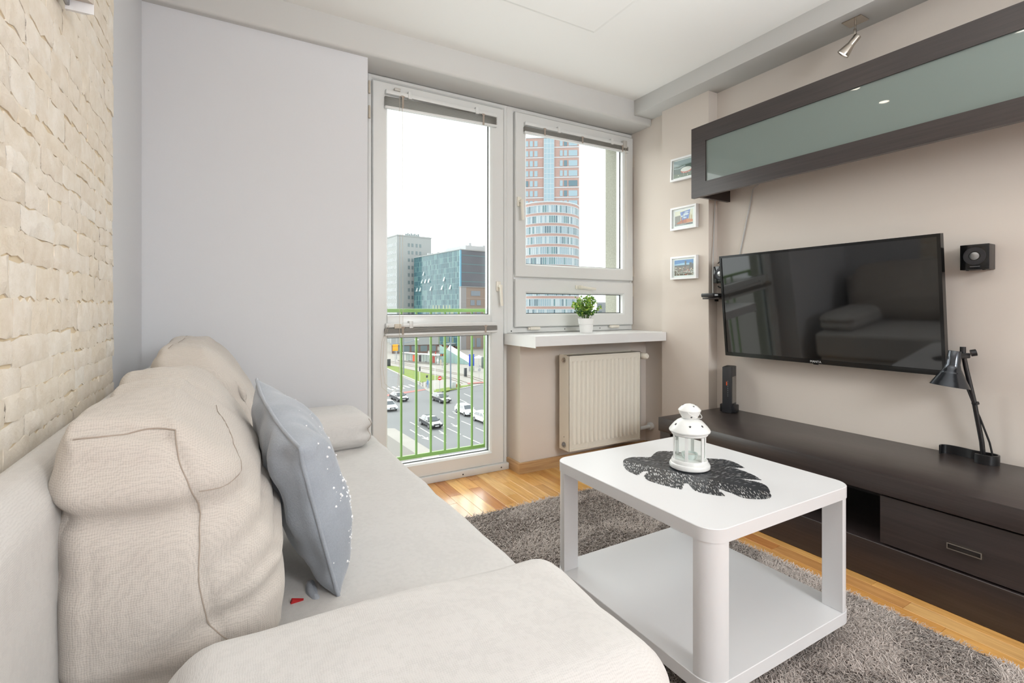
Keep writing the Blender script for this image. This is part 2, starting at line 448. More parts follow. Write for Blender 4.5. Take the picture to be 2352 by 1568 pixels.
while z < 2.53:
    h = rng.choice((0.042, 0.052, 0.06, 0.07, 0.048)); h = min(h, 2.54-z)
    y1 = 2.018+rng.uniform(-0.012, 0.012); y = y1
    while y > 0.80:
        w = rng.uniform(0.085, 0.2)
        if h > 0.055: w = rng.uniform(0.07, 0.15)
        if y < 1.0: w = 0.22
        i = rng.randrange(14); src = stones[i]
        o = src if i not in used else inst(src, 'stone', wall_left, (0, 0, 0)); used.add(i)
        o.location = (-0.331, y-w/2, z+h/2+rng.uniform(-0.003, 0.003)); o.scale = (rng.uniform(0.0045, 0.0075), w*0.99, h*0.985)
        y -= w
    z += h
for i in range(14):
    if i not in used: bpy.data.objects.remove(stones[i])

# ------------------------------------------------------------------ balcony door and window
def ring(b, x0, x1, z0, z1, w, y0, y1, wb=None, wt=None, wl=None, wr=None, bev=0.005):
    wb = wb or w; wt = wt or w; wl = wl or w; wr = wr or w
    # mitred frame: inner and outer rectangles
    o = [(x0, z0), (x1, z0), (x1, z1), (x0, z1)]; i = [(x0+wl, z0+wb), (x1-wr, z0+wb), (x1-wr, z1-wt), (x0+wl, z1-wt)]
    e = bev
    o2 = [(x0+e, z0+e), (x1-e, z0+e), (x1-e, z1-e), (x0+e, z1-e)]
    i2 = [(i[0][0]-e*2, i[0][1]-e*2), (i[1][0]+e*2, i[1][1]-e*2), (i[2][0]+e*2, i[2][1]+e*2), (i[3][0]-e*2, i[3][1]+e*2)]
    vs = [(x, y0+e, z) for x, z in o]+[(x, y0, z) for x, z in o2]+[(x, y0, z) for x, z in i2]+[(x, y0+e*2.4, z) for x, z in i]+[(x, y1, z) for x, z in i]+[(x, y1, z) for x, z in o]
    fs = []
    for k in range(6):
        a = k*4; c = ((k+1) % 6)*4
        fs += [(a+j, a+(j+1) % 4, c+(j+1) % 4, c+j) for j in range(4)]
    return b.add(vs, fs)
def pane_set(parent, x0, x1, z0, z1):
    part('pane', MB().box(x0-.005, x1+.005, 2.841, 2.844, z0-.005, z1+.005), M['glass'], parent)
    b = MB()
    for (a, c, d, e) in ((x0-.004, x0+.003, z0, z1), (x1-.003, x1+.004, z0, z1), (x0, x1, z0-.004, z0+.003), (x0, x1, z1-.003, z1+.004)):
        b.box(a, c, 2.8445, 2.860, d, e, 0)
    for (a, c, d, e) in ((x0-.004, x0+.005, z0, z1), (x1-.005, x1+.004, z0, z1), (x0, x1, z0-.004, z0+.005), (x0, x1, z1-.005, z1+.004)):
        b.box(a, c, 2.837, 2.8408, d, e, 1)
    part('glazing_spacer', b, [M['alu'], M['gasket']], parent, 'dark spacer and gasket around the pane')
door = struct(thing('door_1', 'white balcony door with two panes and a green railing outside', 'door', (0, 0, 0)))
del door['category']
part('door_frame', ring(MB(), 0.676, 1.582, 0.0, 2.385, .03, 2.816, 2.885, wb=.03), M['pvc'], door)
part('door_sash', ring(MB(), 0.700, 1.548, 0.042, 2.347, .09, 2.798, 2.878, wl=.086, wr=.095, wt=.095, wb=.085), M['pvc'], door)
part('transom', MB().bbox(0.784, 1.455, 2.802, 2.875, 0.878, 1.008, 0.006), M['pvc'], door)
pane_set(door, .786, 1.453, 1.008, 2.252); pane_set(door, .786, 1.453, .127, .878)
th = part('threshold', MB().bbox(0.676, 1.578, 2.780, 2.84, 0.0, 0.042, 0.004), M['pvc'], door)
part('screw', MB().cyl((0.93, 2.7805, .02), (0.93, 2.779, .02), .005).cyl((1.25, 2.7805, .02), (1.25, 2.779, .02), .005).cyl((1.52, 2.7805, .02), (1.52, 2.779, .02), .005), M['gasket'], th)
def handle(parent, x, z, horiz=False, s=1.0):
    b = MB(); h = MB()
    if not horiz:
        b.bbox(x-.016, x+.016, 2.786, 2.799, z-.032, z+.032, .005)
        h.cyl((x, 2.786, z), (x, 2.757, z), .010, n=14).tube([(x, 2.757, z+.008), (x, 2.755, z-.03), (x+.004, 2.756, z-.08), (x+.010, 2.760, z-.125)], [.010, .0095, .009, .009], 10)
    else:
        b.bbox(x-.034, x+.034, 2.786, 2.799, z-.014, z+.014, .005)
        h.cyl((x-.015, 2.786, z), (x-.015, 2.757, z), .010, n=14).tube([(x-.02, 2.757, z), (x+.03, 2.755, z-.004), (x+.12, 2.758, z-.012)], [.010, .0095, .009], 10)
    o = part('handle', b, M['ral'], parent, 'cream lever handle'); part('lever', h, M['ral'], o)
handle(door, 1.505, 1.19)
for z in (2.30, 2.16):
    part('hinge', MB().cyl((0.683, 2.806, z-.035), (0.683, 2.806, z+.035), .007, n=10), M['cord'], door)
win = struct(thing('window_1', 'white two-part window above the sill', 'window', (0, 0, 0))); del win['category']
part('window_frame', ring(MB(), 1.582, 2.69, .882, 2.385, .055, 2.816, 2.885, wb=.043, wr=.02, wt=.035), M['pvc'], win)
part('window_rail', MB().bbox(1.636, 2.672, 2.820, 2.88, 1.225, 1.275, .004), M['pvc'], win)
s1 = part('window_sash', ring(MB(), 1.638, 2.684, 1.258, 2.352, .086, 2.798, 2.878, wr=.098, wt=.095, wb=.089), M['pvc'], win, 'tall upper casement')
s2 = part('window_sash', ring(MB(), 1.638, 2.684, .923, 1.243, .088, 2.798, 2.878, wr=.098, wt=.092, wb=.088), M['pvc'], win, 'low tilting casement')
pane_set(s1, 1.724, 2.586, 1.347, 2.257); pane_set(s2, 1.724, 2.586, 1.011, 1.151)
handle(s1, 1.662, 1.755); handle(s2, 2.16, 1.198, True)
for x in (1.79, 2.50): part('hinge_cover', MB().bbox(x-.04, x+.04, 2.790, 2.815, .902, .922, .004).cyl((x-.045, 2.797, .912), (x-.055, 2.797, .912), .009), M['ral'], win)
part('screw', MB().cyl((1.615, 2.8165, .897), (1.615, 2.815, .897), .005).cyl((2.05, 2.8165, .902), (2.05, 2.815, .902), .004).cyl((2.37, 2.8165, .902), (2.37, 2.815, .902), .004), M['gasket'], win)
for z in (2.17, 1.33, 1.18): part('hinge', MB().cyl((2.684, 2.805, z-.04), (2.684, 2.805, z+.04), .006, n=10), M['cord'], win)

# folded venetian blinds
def blind(name, label, x0, x1, zt, zb, tilt=0.0, ladders=(0.1, 0.88), brk=(0.2, 0.75), cords=()):
    t = thing(name, label, 'blind', ((x0+x1)/2, 2.785, zb), group='folded venetian blinds')
    hw = (x1-x0)/2; H = zt-zb
    part('headrail', MB().bbox(-hw+.004, hw-.004, -.012, .011, H-.024, H, .003), M['pvc'], t)
    n = 8; top = H-.026; bot = .012
    for i in range(n):
        z = bot+(top-bot)*(i+.5)/n
        b = MB(); pts = [(-.0125, -.0012), (-.004, .0012), (.004, .0012), (.0125, -.0012)]
        vs = [(x, p[0], z+p[1]+tilt*x) for x in (-hw, hw) for p in pts]+[(x, p[0], z+p[1]-.0009+tilt*x) for x in (-hw, hw) for p in pts]
        fs = [(j, j+1, 5+j, 4+j) for j in range(3)]+[(8+j, 12+j, 13+j, 9+j) for j in range(3)]+[(0, 4, 12, 8), (3, 11, 15, 7), (0, 8, 9, 1), (1, 9, 10, 2), (2, 10, 11, 3), (4, 5, 13, 12), (5, 6, 14, 13), (6, 7, 15, 14)]
        part('slat', b.add(vs, fs), M['slat'], t)
    b = MB().bbox(-hw, hw, -.012, .012, -.004, .010, .003); b.v = [(x, y, z+tilt*x) for x, y, z in b.v]
    part('bottom_rail', b, M['pvc'], t, 'white bottom rail')
    for f in brk:
        x = -hw+2*hw*f
        part('bracket', MB().bbox(x-.011, x+.011, -.016, .012, H-.03, H+.012, .002), M['pvc'], t, 'white clip over the headrail')
    for f in ladders:
        x = -hw+2*hw*f
        part('ladder_cord', MB().box(x-.006, x+.006, -.0145, -.0135, 0, H-.02).box(x-.012, x+.012, -.015, -.0135, H-.03, H-.022), M['seam'], t)
    for pts in cords:
        part('cord', MB().tube([(p[0]-(x0+x1)/2, p[1]-2.785, p[2]-zb) for p in pts], .0011, 5), M['cord'], t)
    return t
bl = blind('venetian_blind', 'grey venetian blind folded up at the top of the balcony door', .765, 1.489, 2.297, 2.205, .03, (.14, .86), (.2, .80),
      cords=[[(.845, 2.765, 2.27), (.846, 2.765, 1.4), (.843, 2.764, .62), (.85, 2.764, .56)],
             [(.862, 2.765, 2.27), (.863, 2.765, 1.4), (.866, 2.764, .62), (.857, 2.764, .545)]])
part('tilt_box', MB().bbox(-.31, -.275, -.02, .005, .092, .108, .003), M['slat'], bl)
bl2 = blind('venetian_blind', 'grey venetian blind folded up at the top of the window', 1.696, 2.617, 2.290, 2.222, .012, (.17, .52, .93), (.3, .82),
      cords=[[(2.585, 2.768, 2.25), (2.59, 2.768, 1.9), (2.597, 2.768, 1.50)], [(2.575, 2.768, 2.25), (2.577, 2.768, 1.9), (2.585, 2.768, 1.62)]])
part('cord_lock', MB().bbox(.40, .435, -.022, .006, .03, .085, .004), M['slat'], bl2)
bl3 = blind('venetian_blind', 'grey venetian blind folded up across the middle of the balcony door', .765, 1.489, .962, .896, .006, (.14, .88), (.21,),
      cords=[[(.775, 2.77, .95), (.745, 2.772, .86), (.735, 2.772, .72), (.745, 2.772, .60), (.79, 2.77, .56), (.835, 2.768, .60), (.84, 2.768, .68)],
             [(.785, 2.77, .95), (.757, 2.772, .86), (.75, 2.772, .72), (.762, 2.772, .62), (.80, 2.77, .585)]])
part('cord_lock', MB().bbox(-.31, -.27, -.02, .008, .036, .062, .003), M['cord'], bl3)

# balcony railing outside the door
rl = thing('balcony_railing', 'light green steel railing outside the balcony door', 'railing', (1.2, 3.12, 0))
part('handrail', MB().bbox(-.62, .42, -.03, .012, 1.022, 1.045, .003), M['green'], rl)
part('bottom_rail', MB().bbox(-.62, .42, -.008, .008, .06, .085, .002), M['green'], rl)
for i in range(8):
    xx = .863+.1012*i-1.2
    part('bar', MB().box(xx-.0062, xx+.0062, -.006, .006, .085, 1.022), M['green'], rl)
for xa in (.40, -.62):
    for za in (.98, .06): part('wall_bracket', MB().box(xa, xa+.02, -.1, 0, za, za+.04), M['green'], rl)

# ================================================================== FURNITURE
def puffbox(hx, hy, hz, r, n=22, bulge=(0, 0, 0), fn=None, wr=0.0, wscale=(6, 6, 6), seed=0, taper=0.0):
    """soft rounded box centred on 0; returns a bmesh"""
    bm = bmesh.new(); grid = {}
    def P(a, b, c):
        k = (round(a*1e4), round(b*1e4), round(c*1e4))
        if k not in grid:
            h = (hx, hy, hz); q = Vector((a*hx, b*hy, c*hz))
            inn = Vector([max(-(h[i]-r), min(h[i]-r, q[i])) for i in range(3)])
            d = q-inn
            p = inn+d.normalized()*r if d.length > 1e-6 else q.copy()
            if abs(a) > .999: p.x += math.copysign(bulge[0]*(1-b*b)*(1-c*c), a)
            if abs(b) > .999: p.y += math.copysign(bulge[1]*(1-a*a)*(1-c*c), b)
            if abs(c) > .999: p.z += math.copysign(bulge[2]*(1-a*a)*(1-b*b), c)
            grid[k] = bm.verts.new(p)
        return grid[k]
    # non-uniform sampling, denser towards the rounded edges
    s = [math.sin(PI/2*(2*i/n-1)) for i in range(n+1)]
    for ax in range(3):
        for sg in (-1, 1):
            for i in range(n):
                for j in range(n):
                    q = []
                    for (u, v) in ((s[i], s[j]), (s[i+1], s[j]), (s[i+1], s[j+1]), (s[i], s[j+1])):
                        c = [0, 0, 0]; c[ax] = sg; c[(ax+1) % 3] = u; c[(ax+2) % 3] = v; q.append(P(*c))
                    try: bm.faces.new(q if sg > 0 else q[::-1])
                    except ValueError: pass
    if fn:
        for v in bm.verts: v.co = Vector(fn(*v.co))
    bm.normal_update()
    if wr:
        off = Vector((seed*3.7, seed*1.3, seed*7.1)); new = []
        for v in bm.verts:
            q = Vector((v.co.x*wscale[0], v.co.y*wscale[1], v.co.z*wscale[2]))+off
            d = noise.noise(q)*1.0+noise.noise(q*2.1)*0.45
            d2 = 1-abs(noise.noise(q*1.3+Vector((5, 9, 2))))*2.2
            new.append(v.co+v.normal*(wr*(d-max(0, d2-0.55)*0.9)))
        for v, c in zip(bm.verts, new): v.co = c
    return bm
def soft(name, bm, m, parent=None):
    b = MB(); b.bm(bm); return b.build(name, m, parent, 180, fix=True)
def creases(bm, cr):
    bm.normal_update(); out = []
    for v in bm.verts:
        d = 0
        for fn in cr: d += fn(v.co)
        out.append(v.co+v.normal*d)
    for v, c in zip(bm.verts, out): v.co = c
    bm.normal_update(); return bm
def seam(bm, pts, r, parent, m, name='seam', lift=0.0):
    t = BVHTree.FromBMesh(bm); P = []
    fine = []
    for a, b in zip(pts[:-1], pts[1:]):
        for k in range(8): fine.append(Vector(a).lerp(Vector(b), k/8))
    fine.append(Vector(pts[-1]))
    for p in fine:
        c, nn, i, d = t.find_nearest(p)
        if c is not None: P.append(c+nn*lift)
    for it in range(3):
        for k in range(8): P = [P[0]]+[(P[i-1]+P[i]*2+P[i+1])/4 for i in range(1, len(P)-1)]+[P[-1]]
        P = [t.find_nearest(p)[0] for p in P]
    for k in range(3): P = [P[0]]+[(P[i-1]+P[i]*2+P[i+1])/4 for i in range(1, len(P)-1)]+[P[-1]]
    out = []
    for p in P:
        c, nn, i, d = t.find_nearest(p); out.append(c+nn*r*.4)
    return MB().tube(out, r, 6).build(name, m, parent, 60)

# sofa --------------------------------------------------------------
sofa = thing('sofa', 'long cream linen sofa bed against the stone wall', 'sofa', (0.14, 1.35, 0))
lx = lambda x: x-0.14
ly = lambda y: y-1.35
bm = puffbox(.485, 1.16, .115, .035, 30, (.0, .0, .006), wr=.004, wscale=(3, 7, 3), seed=2)
bmesh.ops.translate(bm, vec=(lx(.145), ly(1.36), .305), verts=bm.verts)
soft('seat', bm, M['linen'], sofa)
bm = puffbox(.051, 1.32, .288, .040, 26, (.004, .004, .010), wr=.003, wscale=(4, 4, 4), seed=5)
bmesh.ops.translate(bm, vec=(lx(-.263), ly(1.31), .52), verts=bm.verts)
soft('backrest', bm, M['linen'], sofa)
part('base', MB().bbox(lx(-.30), lx(.60), ly(.24), ly(2.5), .045, .19, .012), M['linen'], sofa)
for fx in (-.22, .52):
    for fy in (.32, 2.42):
        part('foot', MB().cyl((lx(fx), ly(fy), 0), (lx(fx), ly(fy), .05), .022, .028, 14), M['blackplastic'], sofa)

# large back cushions -------------------------------------------------
def back_cushion(name, label, hy, loc, seed, hz, grooves=(), crs=(), n=52, rr=.075):
    XB = -.145
    def xf(u):
        P = ((-1, .10), (-.6, .150), (-.1, .155), (.35, .118), (.7, .065), (1, .012))
        for (a, fa), (c, fc) in zip(P[:-1], P[1:]):
            if u <= c: t = (u-a)/(c-a); return fa+(fc-fa)*t
        return P[-1][1]
    def fn(x, y, z):
        u = max(-1.0, min(1.0, z/hz)); k = (x+.165)/.33
        return (XB+k*(xf(u)-XB), y*(1-.03*u)+.02*(k-.5)*0, z)
    bm = puffbox(.165, hy, hz, rr, n, (.020, .028, .016), fn, .009, (5, 3.2, 6), seed)
    def gr(path, depth, w):
        pts = [Vector(p) for p in path]
        def f(p):
            best = 9
            for q0, q1 in zip(pts[:-1], pts[1:]):
                d = q1-q0; t = max(0, min(1, (p-q0).dot(d)/d.length_squared)); best = min(best, (p-(q0+d*t)).length)
            return -depth*math.exp(-(best/w)**2)
        return f
    tr = BVHTree.FromBMesh(bm)
    snap = lambda P: [tr.find_nearest(Vector(p))[0] for p in P]
    creases(bm, [gr(snap(P), d, w) for P, d, w, r in grooves]+list(crs))
    t = thing(name, label, 'cushion', loc, 0, 'large linen back cushions')
    soft('cover', bm.copy(), M['linen2'], t)
    for P, d, w, r in grooves:
        if r: seam(bm, P, r, t, M['seam'])
    bm.free(); return t
def g(v, c, w): return math.exp(-((v-c)/w)**2)
def cl(v): return max(0, min(1, v))
ne = lambda p: cl((-p.y-.22)*6)
ncr = [lambda p: -.017*g(p.z-.9*(p.x-.02)**2-.05*p.x, .088, .016)*ne(p), lambda p: .009*g(p.z, .13, .03)*ne(p),
       lambda p: -.013*g(p.z-.30*p.x, -.098, .013)*ne(p)*cl((p.x+.02)*9+.35), lambda p: -.011*g(p.z+.1*p.x, -.150, .014)*ne(p),
       lambda p: -.010*g(p.z-.45*p.x, -.075, .011)*cl((p.x-.03)*18), lambda p: -.009*g(p.z-.5*p.x, -.02, .012)*cl((p.x-.03)*18),
       lambda p: -.014*g(p.y+.3*p.z, .10, .018)*cl((p.z-.10)*8), lambda p: .012*g(p.y+.2*p.z, .18, .05)*cl((p.z-.14)*8),
       lambda p: -.010*g(p.y-.2*p.x, -.08, .02)*cl((p.z-.14)*8)]
Y0 = -.46
back_cushion('back_cushion', 'large puffy cream back cushion at the near end of the sofa', .405, (-.075, 1.300, .652), 3, .232,
  [([(-.125, -.410, .250), (-.085, -.412, .256), (-.035, -.412, .250), (-.010, -.418, .235)], .006, .010, .0013),
   ([(-.010, -.418, .235), (.018, -.435, .165), (.034, Y0, .095), (.040, Y0, .03), (.052, Y0, -.06), (.075, Y0, -.13)], .005, .008, .0010),
   ([(.034, Y0, .105), (.085, -.35, .125), (.10, -.22, .17), (.07, -.05, .205)], .003, .006, .0009),
   ([(-.10, Y0, .05), (-.105, Y0, -.05), (-.10, Y0, -.2)], .002, .006, 0)], ncr, 60, .05)
ncr2 = [lambda p: -.014*g(p.y-.2*p.z, -.22, .02)*cl((p.z-.05)*8), lambda p: -.01*g(p.z+.3*p.y, 0, .02), lambda p: -.008*g(p.y+.3*p.z, .1, .015)*cl((p.z-.05)*8)]
back_cushion('back_cushion', 'large puffy cream back cushion at the window end of the sofa', .375, (-.060, 2.085, .676), 9, .256,
  [([(-.10, -.3, .25), (-.08, 0, .26), (-.08, .3, .25)], .004, .008, .0010)], ncr2, 40)

sm = M['seam']
# bolsters ------------------------------------------------------------
def bolster(name, label, hx, hy, hz, loc, rz, seed, crs=()):
    bm = puffbox(hx, hy, hz, .06, 36, (.012, .01, .012), None, .005, (4, 5, 5), seed)
    if crs: creases(bm, crs)
    t = thing(name, label, 'cushion', loc, rz, 'flat bolster cushions at the sofa ends')
    soft('cover', bm.copy(), M['linen'], t); return t, bm
bo, bb = bolster('bolster_cushion', 'flat cream bolster cushion across the near end of the sofa', .290, .170, .098, (.212, .598, .522), R(-3), 4)
seam(bb, [(.28, -.12, .03), (.285, 0, .05), (.28, .12, .045)], .0012, bo, sm); bb.free()
bo, bb = bolster('bolster_cushion', 'flat cream bolster cushion lying at the window end of the sofa', .30, .15, .078, (.258, 2.36, .497), R(2), 8,
                 [lambda p: -.02*g(p.z, .0, .018)*max(0, min(1, (p.x-.22)*14)), lambda p: -.012*g(p.y-p.z, .02, .02)*max(0, min(1, (p.x-.24)*14))])
seam(bb, [(.29, -.13, .06), (.31, -.12, 0), (.29, -.13, -.06)], .0016, bo, sm); bb.free()

# grey-blue fleece pillow ------------------------------------------------
def pillow():
    Bq = Vector((.205, 1.035, .420)); T = Vector((.085, 1.14, .800)); Fq = Vector((.062, 1.58, .850))
    e2 = (T-Bq); L2 = e2.length; e1 = Fq-T; L1 = e1.length
    X = e1.normalized(); N = X.cross(e2).normalized(); Yv = N.cross(X)
    cen = (Bq+Fq)/2
    t = thing('throw_pillow', 'grey-blue fleece pillow with rhinestones leaning on the back cushions', 'pillow', cen)
    t.matrix_world = basis(cen, X, Yv, N)
    bm = bmesh.new(); n = 56; V = {}
    def pos(u, v, s):
        pin = 1-.06*(1-v*v)*abs(u)**3; pin2 = 1-.07*(1-u*u)*abs(v)**3
        x = u*L1/2*pin; y = v*L2/2*pin2
        prof = max(0, (1-abs(u)**2.6))**.55*max(0, (1-abs(v)**2.6))**.55
        z = s*(.102 if s > 0 else .052)*prof
        z += .022*(u*u)*.6-.012*v*u
        q = Vector((x*9, y*9, s*2+1.7))
        w = noise.noise(q)*.014+noise.noise(q*2.2)*.007
        z += w*min(1, prof*2.0)
        # sagging vertical fold near the front edge
        z += s*.012*g(u, -.72+.1*v, .10)*prof-s*.014*g(u, -.5+.12*v, .07)*prof*(1 if v > 0 else .4)
        y -= .03*max(0, v-.6)*(1 if u < 0 else .3)*4*max(0, -u)
        return (x, y, z)
    for s in (1, -1):
        for i in range(n+1):
            for j in range(n+1):
                u = math.sin(PI/2*(2*i/n-1)); v = math.sin(PI/2*(2*j/n-1))
                if s < 0 and (i in (0, n) or j in (0, n)): V[s, i, j] = V[1, i, j]
                else: V[s, i, j] = bm.verts.new(pos(u, v, s))
        for i in range(n):
            for j in range(n):
                q = [V[s, i, j], V[s, i+1, j], V[s, i+1, j+1], V[s, i, j+1]]
                bm.faces.new(q if s > 0 else q[::-1])
    bm.normal_update()
    soft('cover', bm.copy(), M['fleece'], t)
    rim = [pos(u, -1, 1) for u in np.linspace(-1, 1, 24)]+[pos(1, v, 1) for v in np.linspace(-1, 1, 24)[1:]]+[pos(u, 1, 1) for u in np.linspace(1, -1, 24)[1:]]+[pos(-1, v, 1) for v in np.linspace(1, -1, 24)[1:-1]]
    MB().tube(rim, .0045, 7, closed=True).build('piping', M['fleece'], t, 60)
    tr = BVHTree.FromBMesh(bm); b = MB(); r = random.Random(5)
    for k in range(240):
        if k < 150: x = -.115+r.gauss(0, .042); y = -.075+r.gauss(0, .05)
        else: x = r.uniform(-.19, .15); y = r.uniform(-.18, .17)
        hit = tr.ray_cast(Vector((x, y, .3)), Vector((0, 0, -1)))
        if hit[0] is None: continue
        rad = r.choice((.0013, .0018, .0026, .0032)); c = hit[0]; nn = hit[1]
        uu = nn.orthogonal().normalized(); ww = nn.cross(uu)
        vs = [c+uu*rad*math.cos(PI/3*i)+ww*rad*math.sin(PI/3*i)+nn*.0003 for i in range(6)]+[c+uu*rad*.55*math.cos(PI/3*i)+ww*rad*.55*math.sin(PI/3*i)+nn*rad*.8 for i in range(6)]
        b.add(vs, [(i, (i+1) % 6, 6+(i+1) % 6, 6+i) for i in range(6)]+[(6, 7, 8, 9, 10, 11)])
    tag(b.build('rhinestones', mat('rhinestone', (252, 252, 254), 0.12, 0.0, 1.0), t, 0), 'clear sparkling rhinestones scattered on the front', kind='stuff')
    # folded corner and red care tag at the foot
    bm2 = puffbox(.035, .028, .008, .007, 12, (.004, .004, .004), lambda x, y, z: (x, y, z+.5*x*x*8), .004, (20, 20, 20), 3)
    bmesh.ops.translate(bm2, vec=(-L1/2+.05, -L2/2-.004, -.045), verts=bm2.verts)
    soft('corner_flap', bm2, M['fleece'], t)
    tg = MB().obox(basis((-L1/2+.028, -L2/2+.012, -.072), (1, 0, 0), (0, .8, .6), (0, -.6, .8)), .008, .034, .05)
    part('care_tag', tg, mat('red_label', (196, 40, 44), 0.6), t, 'small red care tag')
    bm.free(); return t
pillow()

# rug -----------------------------------------------------------------
rug = thing('rug', 'shaggy taupe rug under the coffee table', 'rug', (1.32, 1.06, 0))
RX0, RX1, RY0, RY1 = .66, 1.965, -.10, 2.222
part('rug_backing', MB().box(RX0-1.32, RX1-1.32, RY0-1.06, RY1-1.06, .0005, .007), mat('rug_base', (112, 102, 96), .95), rug)
def rug_pile():
    rg = np.random.default_rng(4); N = 165000
    near = rg.random(N)
    x = rg.uniform(RX0+.004, RX1-.004, N); y = RY0+(RY1-RY0)*np.where(near < .6, rg.random(N), rg.random(N)*.55+.1)
    x -= 1.32; y -= 1.06
    fx = np.sin(x*17+np.sin(y*9)*2)+np.cos(y*13+x*5); fy = np.cos(x*11-y*7)+np.sin(y*19)
    ang = np.arctan2(fy, fx)*.55+rg.normal(0, 1.1, N)-1.2
    Ln = rg.uniform(.014, .028, N); lean = rg.uniform(.45, 1.3, N); w = rg.uniform(.0007, .0014, N)
    dx, dy = np.cos(ang), np.sin(ang); px, py = -dy, dx
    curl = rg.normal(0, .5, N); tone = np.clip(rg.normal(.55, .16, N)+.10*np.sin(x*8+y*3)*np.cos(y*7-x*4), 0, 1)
    ts = np.array([0, .4, .75, 1.0]); co = np.zeros((N, 8, 3)); tn = np.zeros((N, 8))
    for k, t in enumerate(ts):
        hor = Ln*(np.sin(lean)*t*t*.55+np.sin(lean)*t*.45); ver = Ln*(np.cos(lean)*t+.16*np.sin(PI*t))
        sx = curl*Ln*t*t
        cx = x+dx*hor+px*sx; cy = y+dy*hor+py*sx; cz = .0065+ver*.85
        ww = w*(1.0 if k < 3 else .45)
        for s, j in ((-1, 0), (1, 1)):
            co[:, k*2+j, 0] = cx+s*px*ww; co[:, k*2+j, 1] = cy+s*py*ww; co[:, k*2+j, 2] = cz
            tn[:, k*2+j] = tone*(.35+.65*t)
    co[:, :, 0] = np.clip(co[:, :, 0], RX0-1.32-.012, RX1-1.32+.012)
    me = bpy.data.meshes.new('pile'); me.vertices.add(N*8); me.vertices.foreach_set('co', co.reshape(-1))
    base = (np.arange(N)*8)[:, None, None]
    q = np.array([[0, 1, 3, 2], [2, 3, 5, 4], [4, 5, 7, 6]])[None]+base
    F = N*3; me.loops.add(F*4); me.loops.foreach_set('vertex_index', q.reshape(-1).astype(np.int32))
    me.polygons.add(F); me.polygons.foreach_set('loop_start', (np.arange(F)*4).astype(np.int32))
    me.polygons.foreach_set('use_smooth', np.ones(F, dtype=bool))
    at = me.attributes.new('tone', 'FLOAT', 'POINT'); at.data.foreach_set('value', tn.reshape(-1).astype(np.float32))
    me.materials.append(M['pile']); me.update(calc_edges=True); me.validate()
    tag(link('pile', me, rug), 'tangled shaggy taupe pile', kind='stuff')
rug_pile()

# coffee table ---------------------------------------------------------
TX0, TX1, TY0, TY1 = 1.033, 1.702, .800, 1.487
tc = ((TX0+TX1)/2, (TY0+TY1)/2)
ct = thing('coffee_table', 'white square two-tier coffee table on castors', 'table', (tc[0], tc[1], .018))
hx, hy = (TX1-TX0)/2, (TY1-TY0)/2; zt = .495-.018
def slab(z0, z1):
    b = MB(); pl = rrect(-hx, hx, -hy, hy, .055, 10); pi = rrect(-hx+.0015, hx-.0015, -hy+.0015, hy-.0015, .0535, 10); n = len(pl)
    vs = [(x, y, z0) for x, y in pl]+[(x, y, z1-.0015) for x, y in pl]+[(x, y, z1) for x, y in pi]
    fs = [tuple(range(n))[::-1], tuple(range(2*n, 3*n))]
    for k in (0, n): fs += [(k+i, k+(i+1) % n, k+n+(i+1) % n, k+n+i) for i in range(n)]
    return b.add(vs, fs)
part('table_top', slab(zt-.036, zt), M['tablewhite'], ct)
part('lower_shelf', slab(.054, .090), M['tablewhite'], ct)
for sx in (-1, 1):
    for sy in (-1, 1):
        r = .053; pts = [(r*math.cos(a), r*math.sin(a)) for a in np.linspace(0, PI/2, 9)]+[(-.008, r), (-.008, -.008), (r, -.008)]
        pl = [(sx*(hx-.055+p[0]), sy*(hy-.055+p[1])) for p in pts]
        part('leg', MB().prism(pl, .0905, zt-.0368), M['tablewhite'], ct)
        cx, cy = sx*(hx-.06), sy*(hy-.06)
        ca = part('castor', MB().cyl((cx, cy, .045), (cx, cy, .054), .02, n=14).bbox(cx-.015, cx+.015, cy-.012, cy+.016, .016, .046, .004), mat('castor_grey', (190, 190, 186), .35), ct)
        part('wheel', MB().cyl((cx-.021, cy-.006, .0215), (cx-.009, cy-.006, .0215), .021, n=18).cyl((cx+.009, cy-.006, .0215), (cx+.021, cy-.006, .0215), .021, n=18), mat('castor_wheel', (170, 170, 168), .3), ca)
# leaf-shaped placemat
LEAF = [(1.216, 1.318), (1.25, 1.348), (1.291, 1.355), (1.323, 1.34), (1.353, 1.322), (1.382, 1.337), (1.433, 1.358), (1.471, 1.341), (1.497, 1.311), (1.480, 1.262), (1.425, 1.19), (1.50, 1.238), (1.529, 1.201), (1.567, 1.166), (1.569, 1.122), (1.546, 1.07), (1.511, 1.095), (1.469, 1.124), (1.510, 1.088), (1.514, 1.055), (1.504, 1.007), (1.485, 0.968), (1.456, 0.994), (1.425, 1.024), (1.446, 0.984), (1.456, 0.956), (1.446, 0.924), (1.404, 0.887), (1.367, 0.864), (1.327, 0.877), (1.3, 0.905), (1.303, 0.945), (1.298, 0.992), (1.285, 0.969), (1.265, 0.938), (1.243, 0.963), (1.224, 1.007), (1.241, 1.042), (1.256, 1.066), (1.246, 1.073), (1.22, 1.054), (1.197, 1.04), (1.181, 1.077), (1.167, 1.141), (1.178, 1.175), (1.195, 1.191), (1.236, 1.213), (1.214, 1.219), (1.171, 1.199), (1.173, 1.24), (1.187, 1.277)]
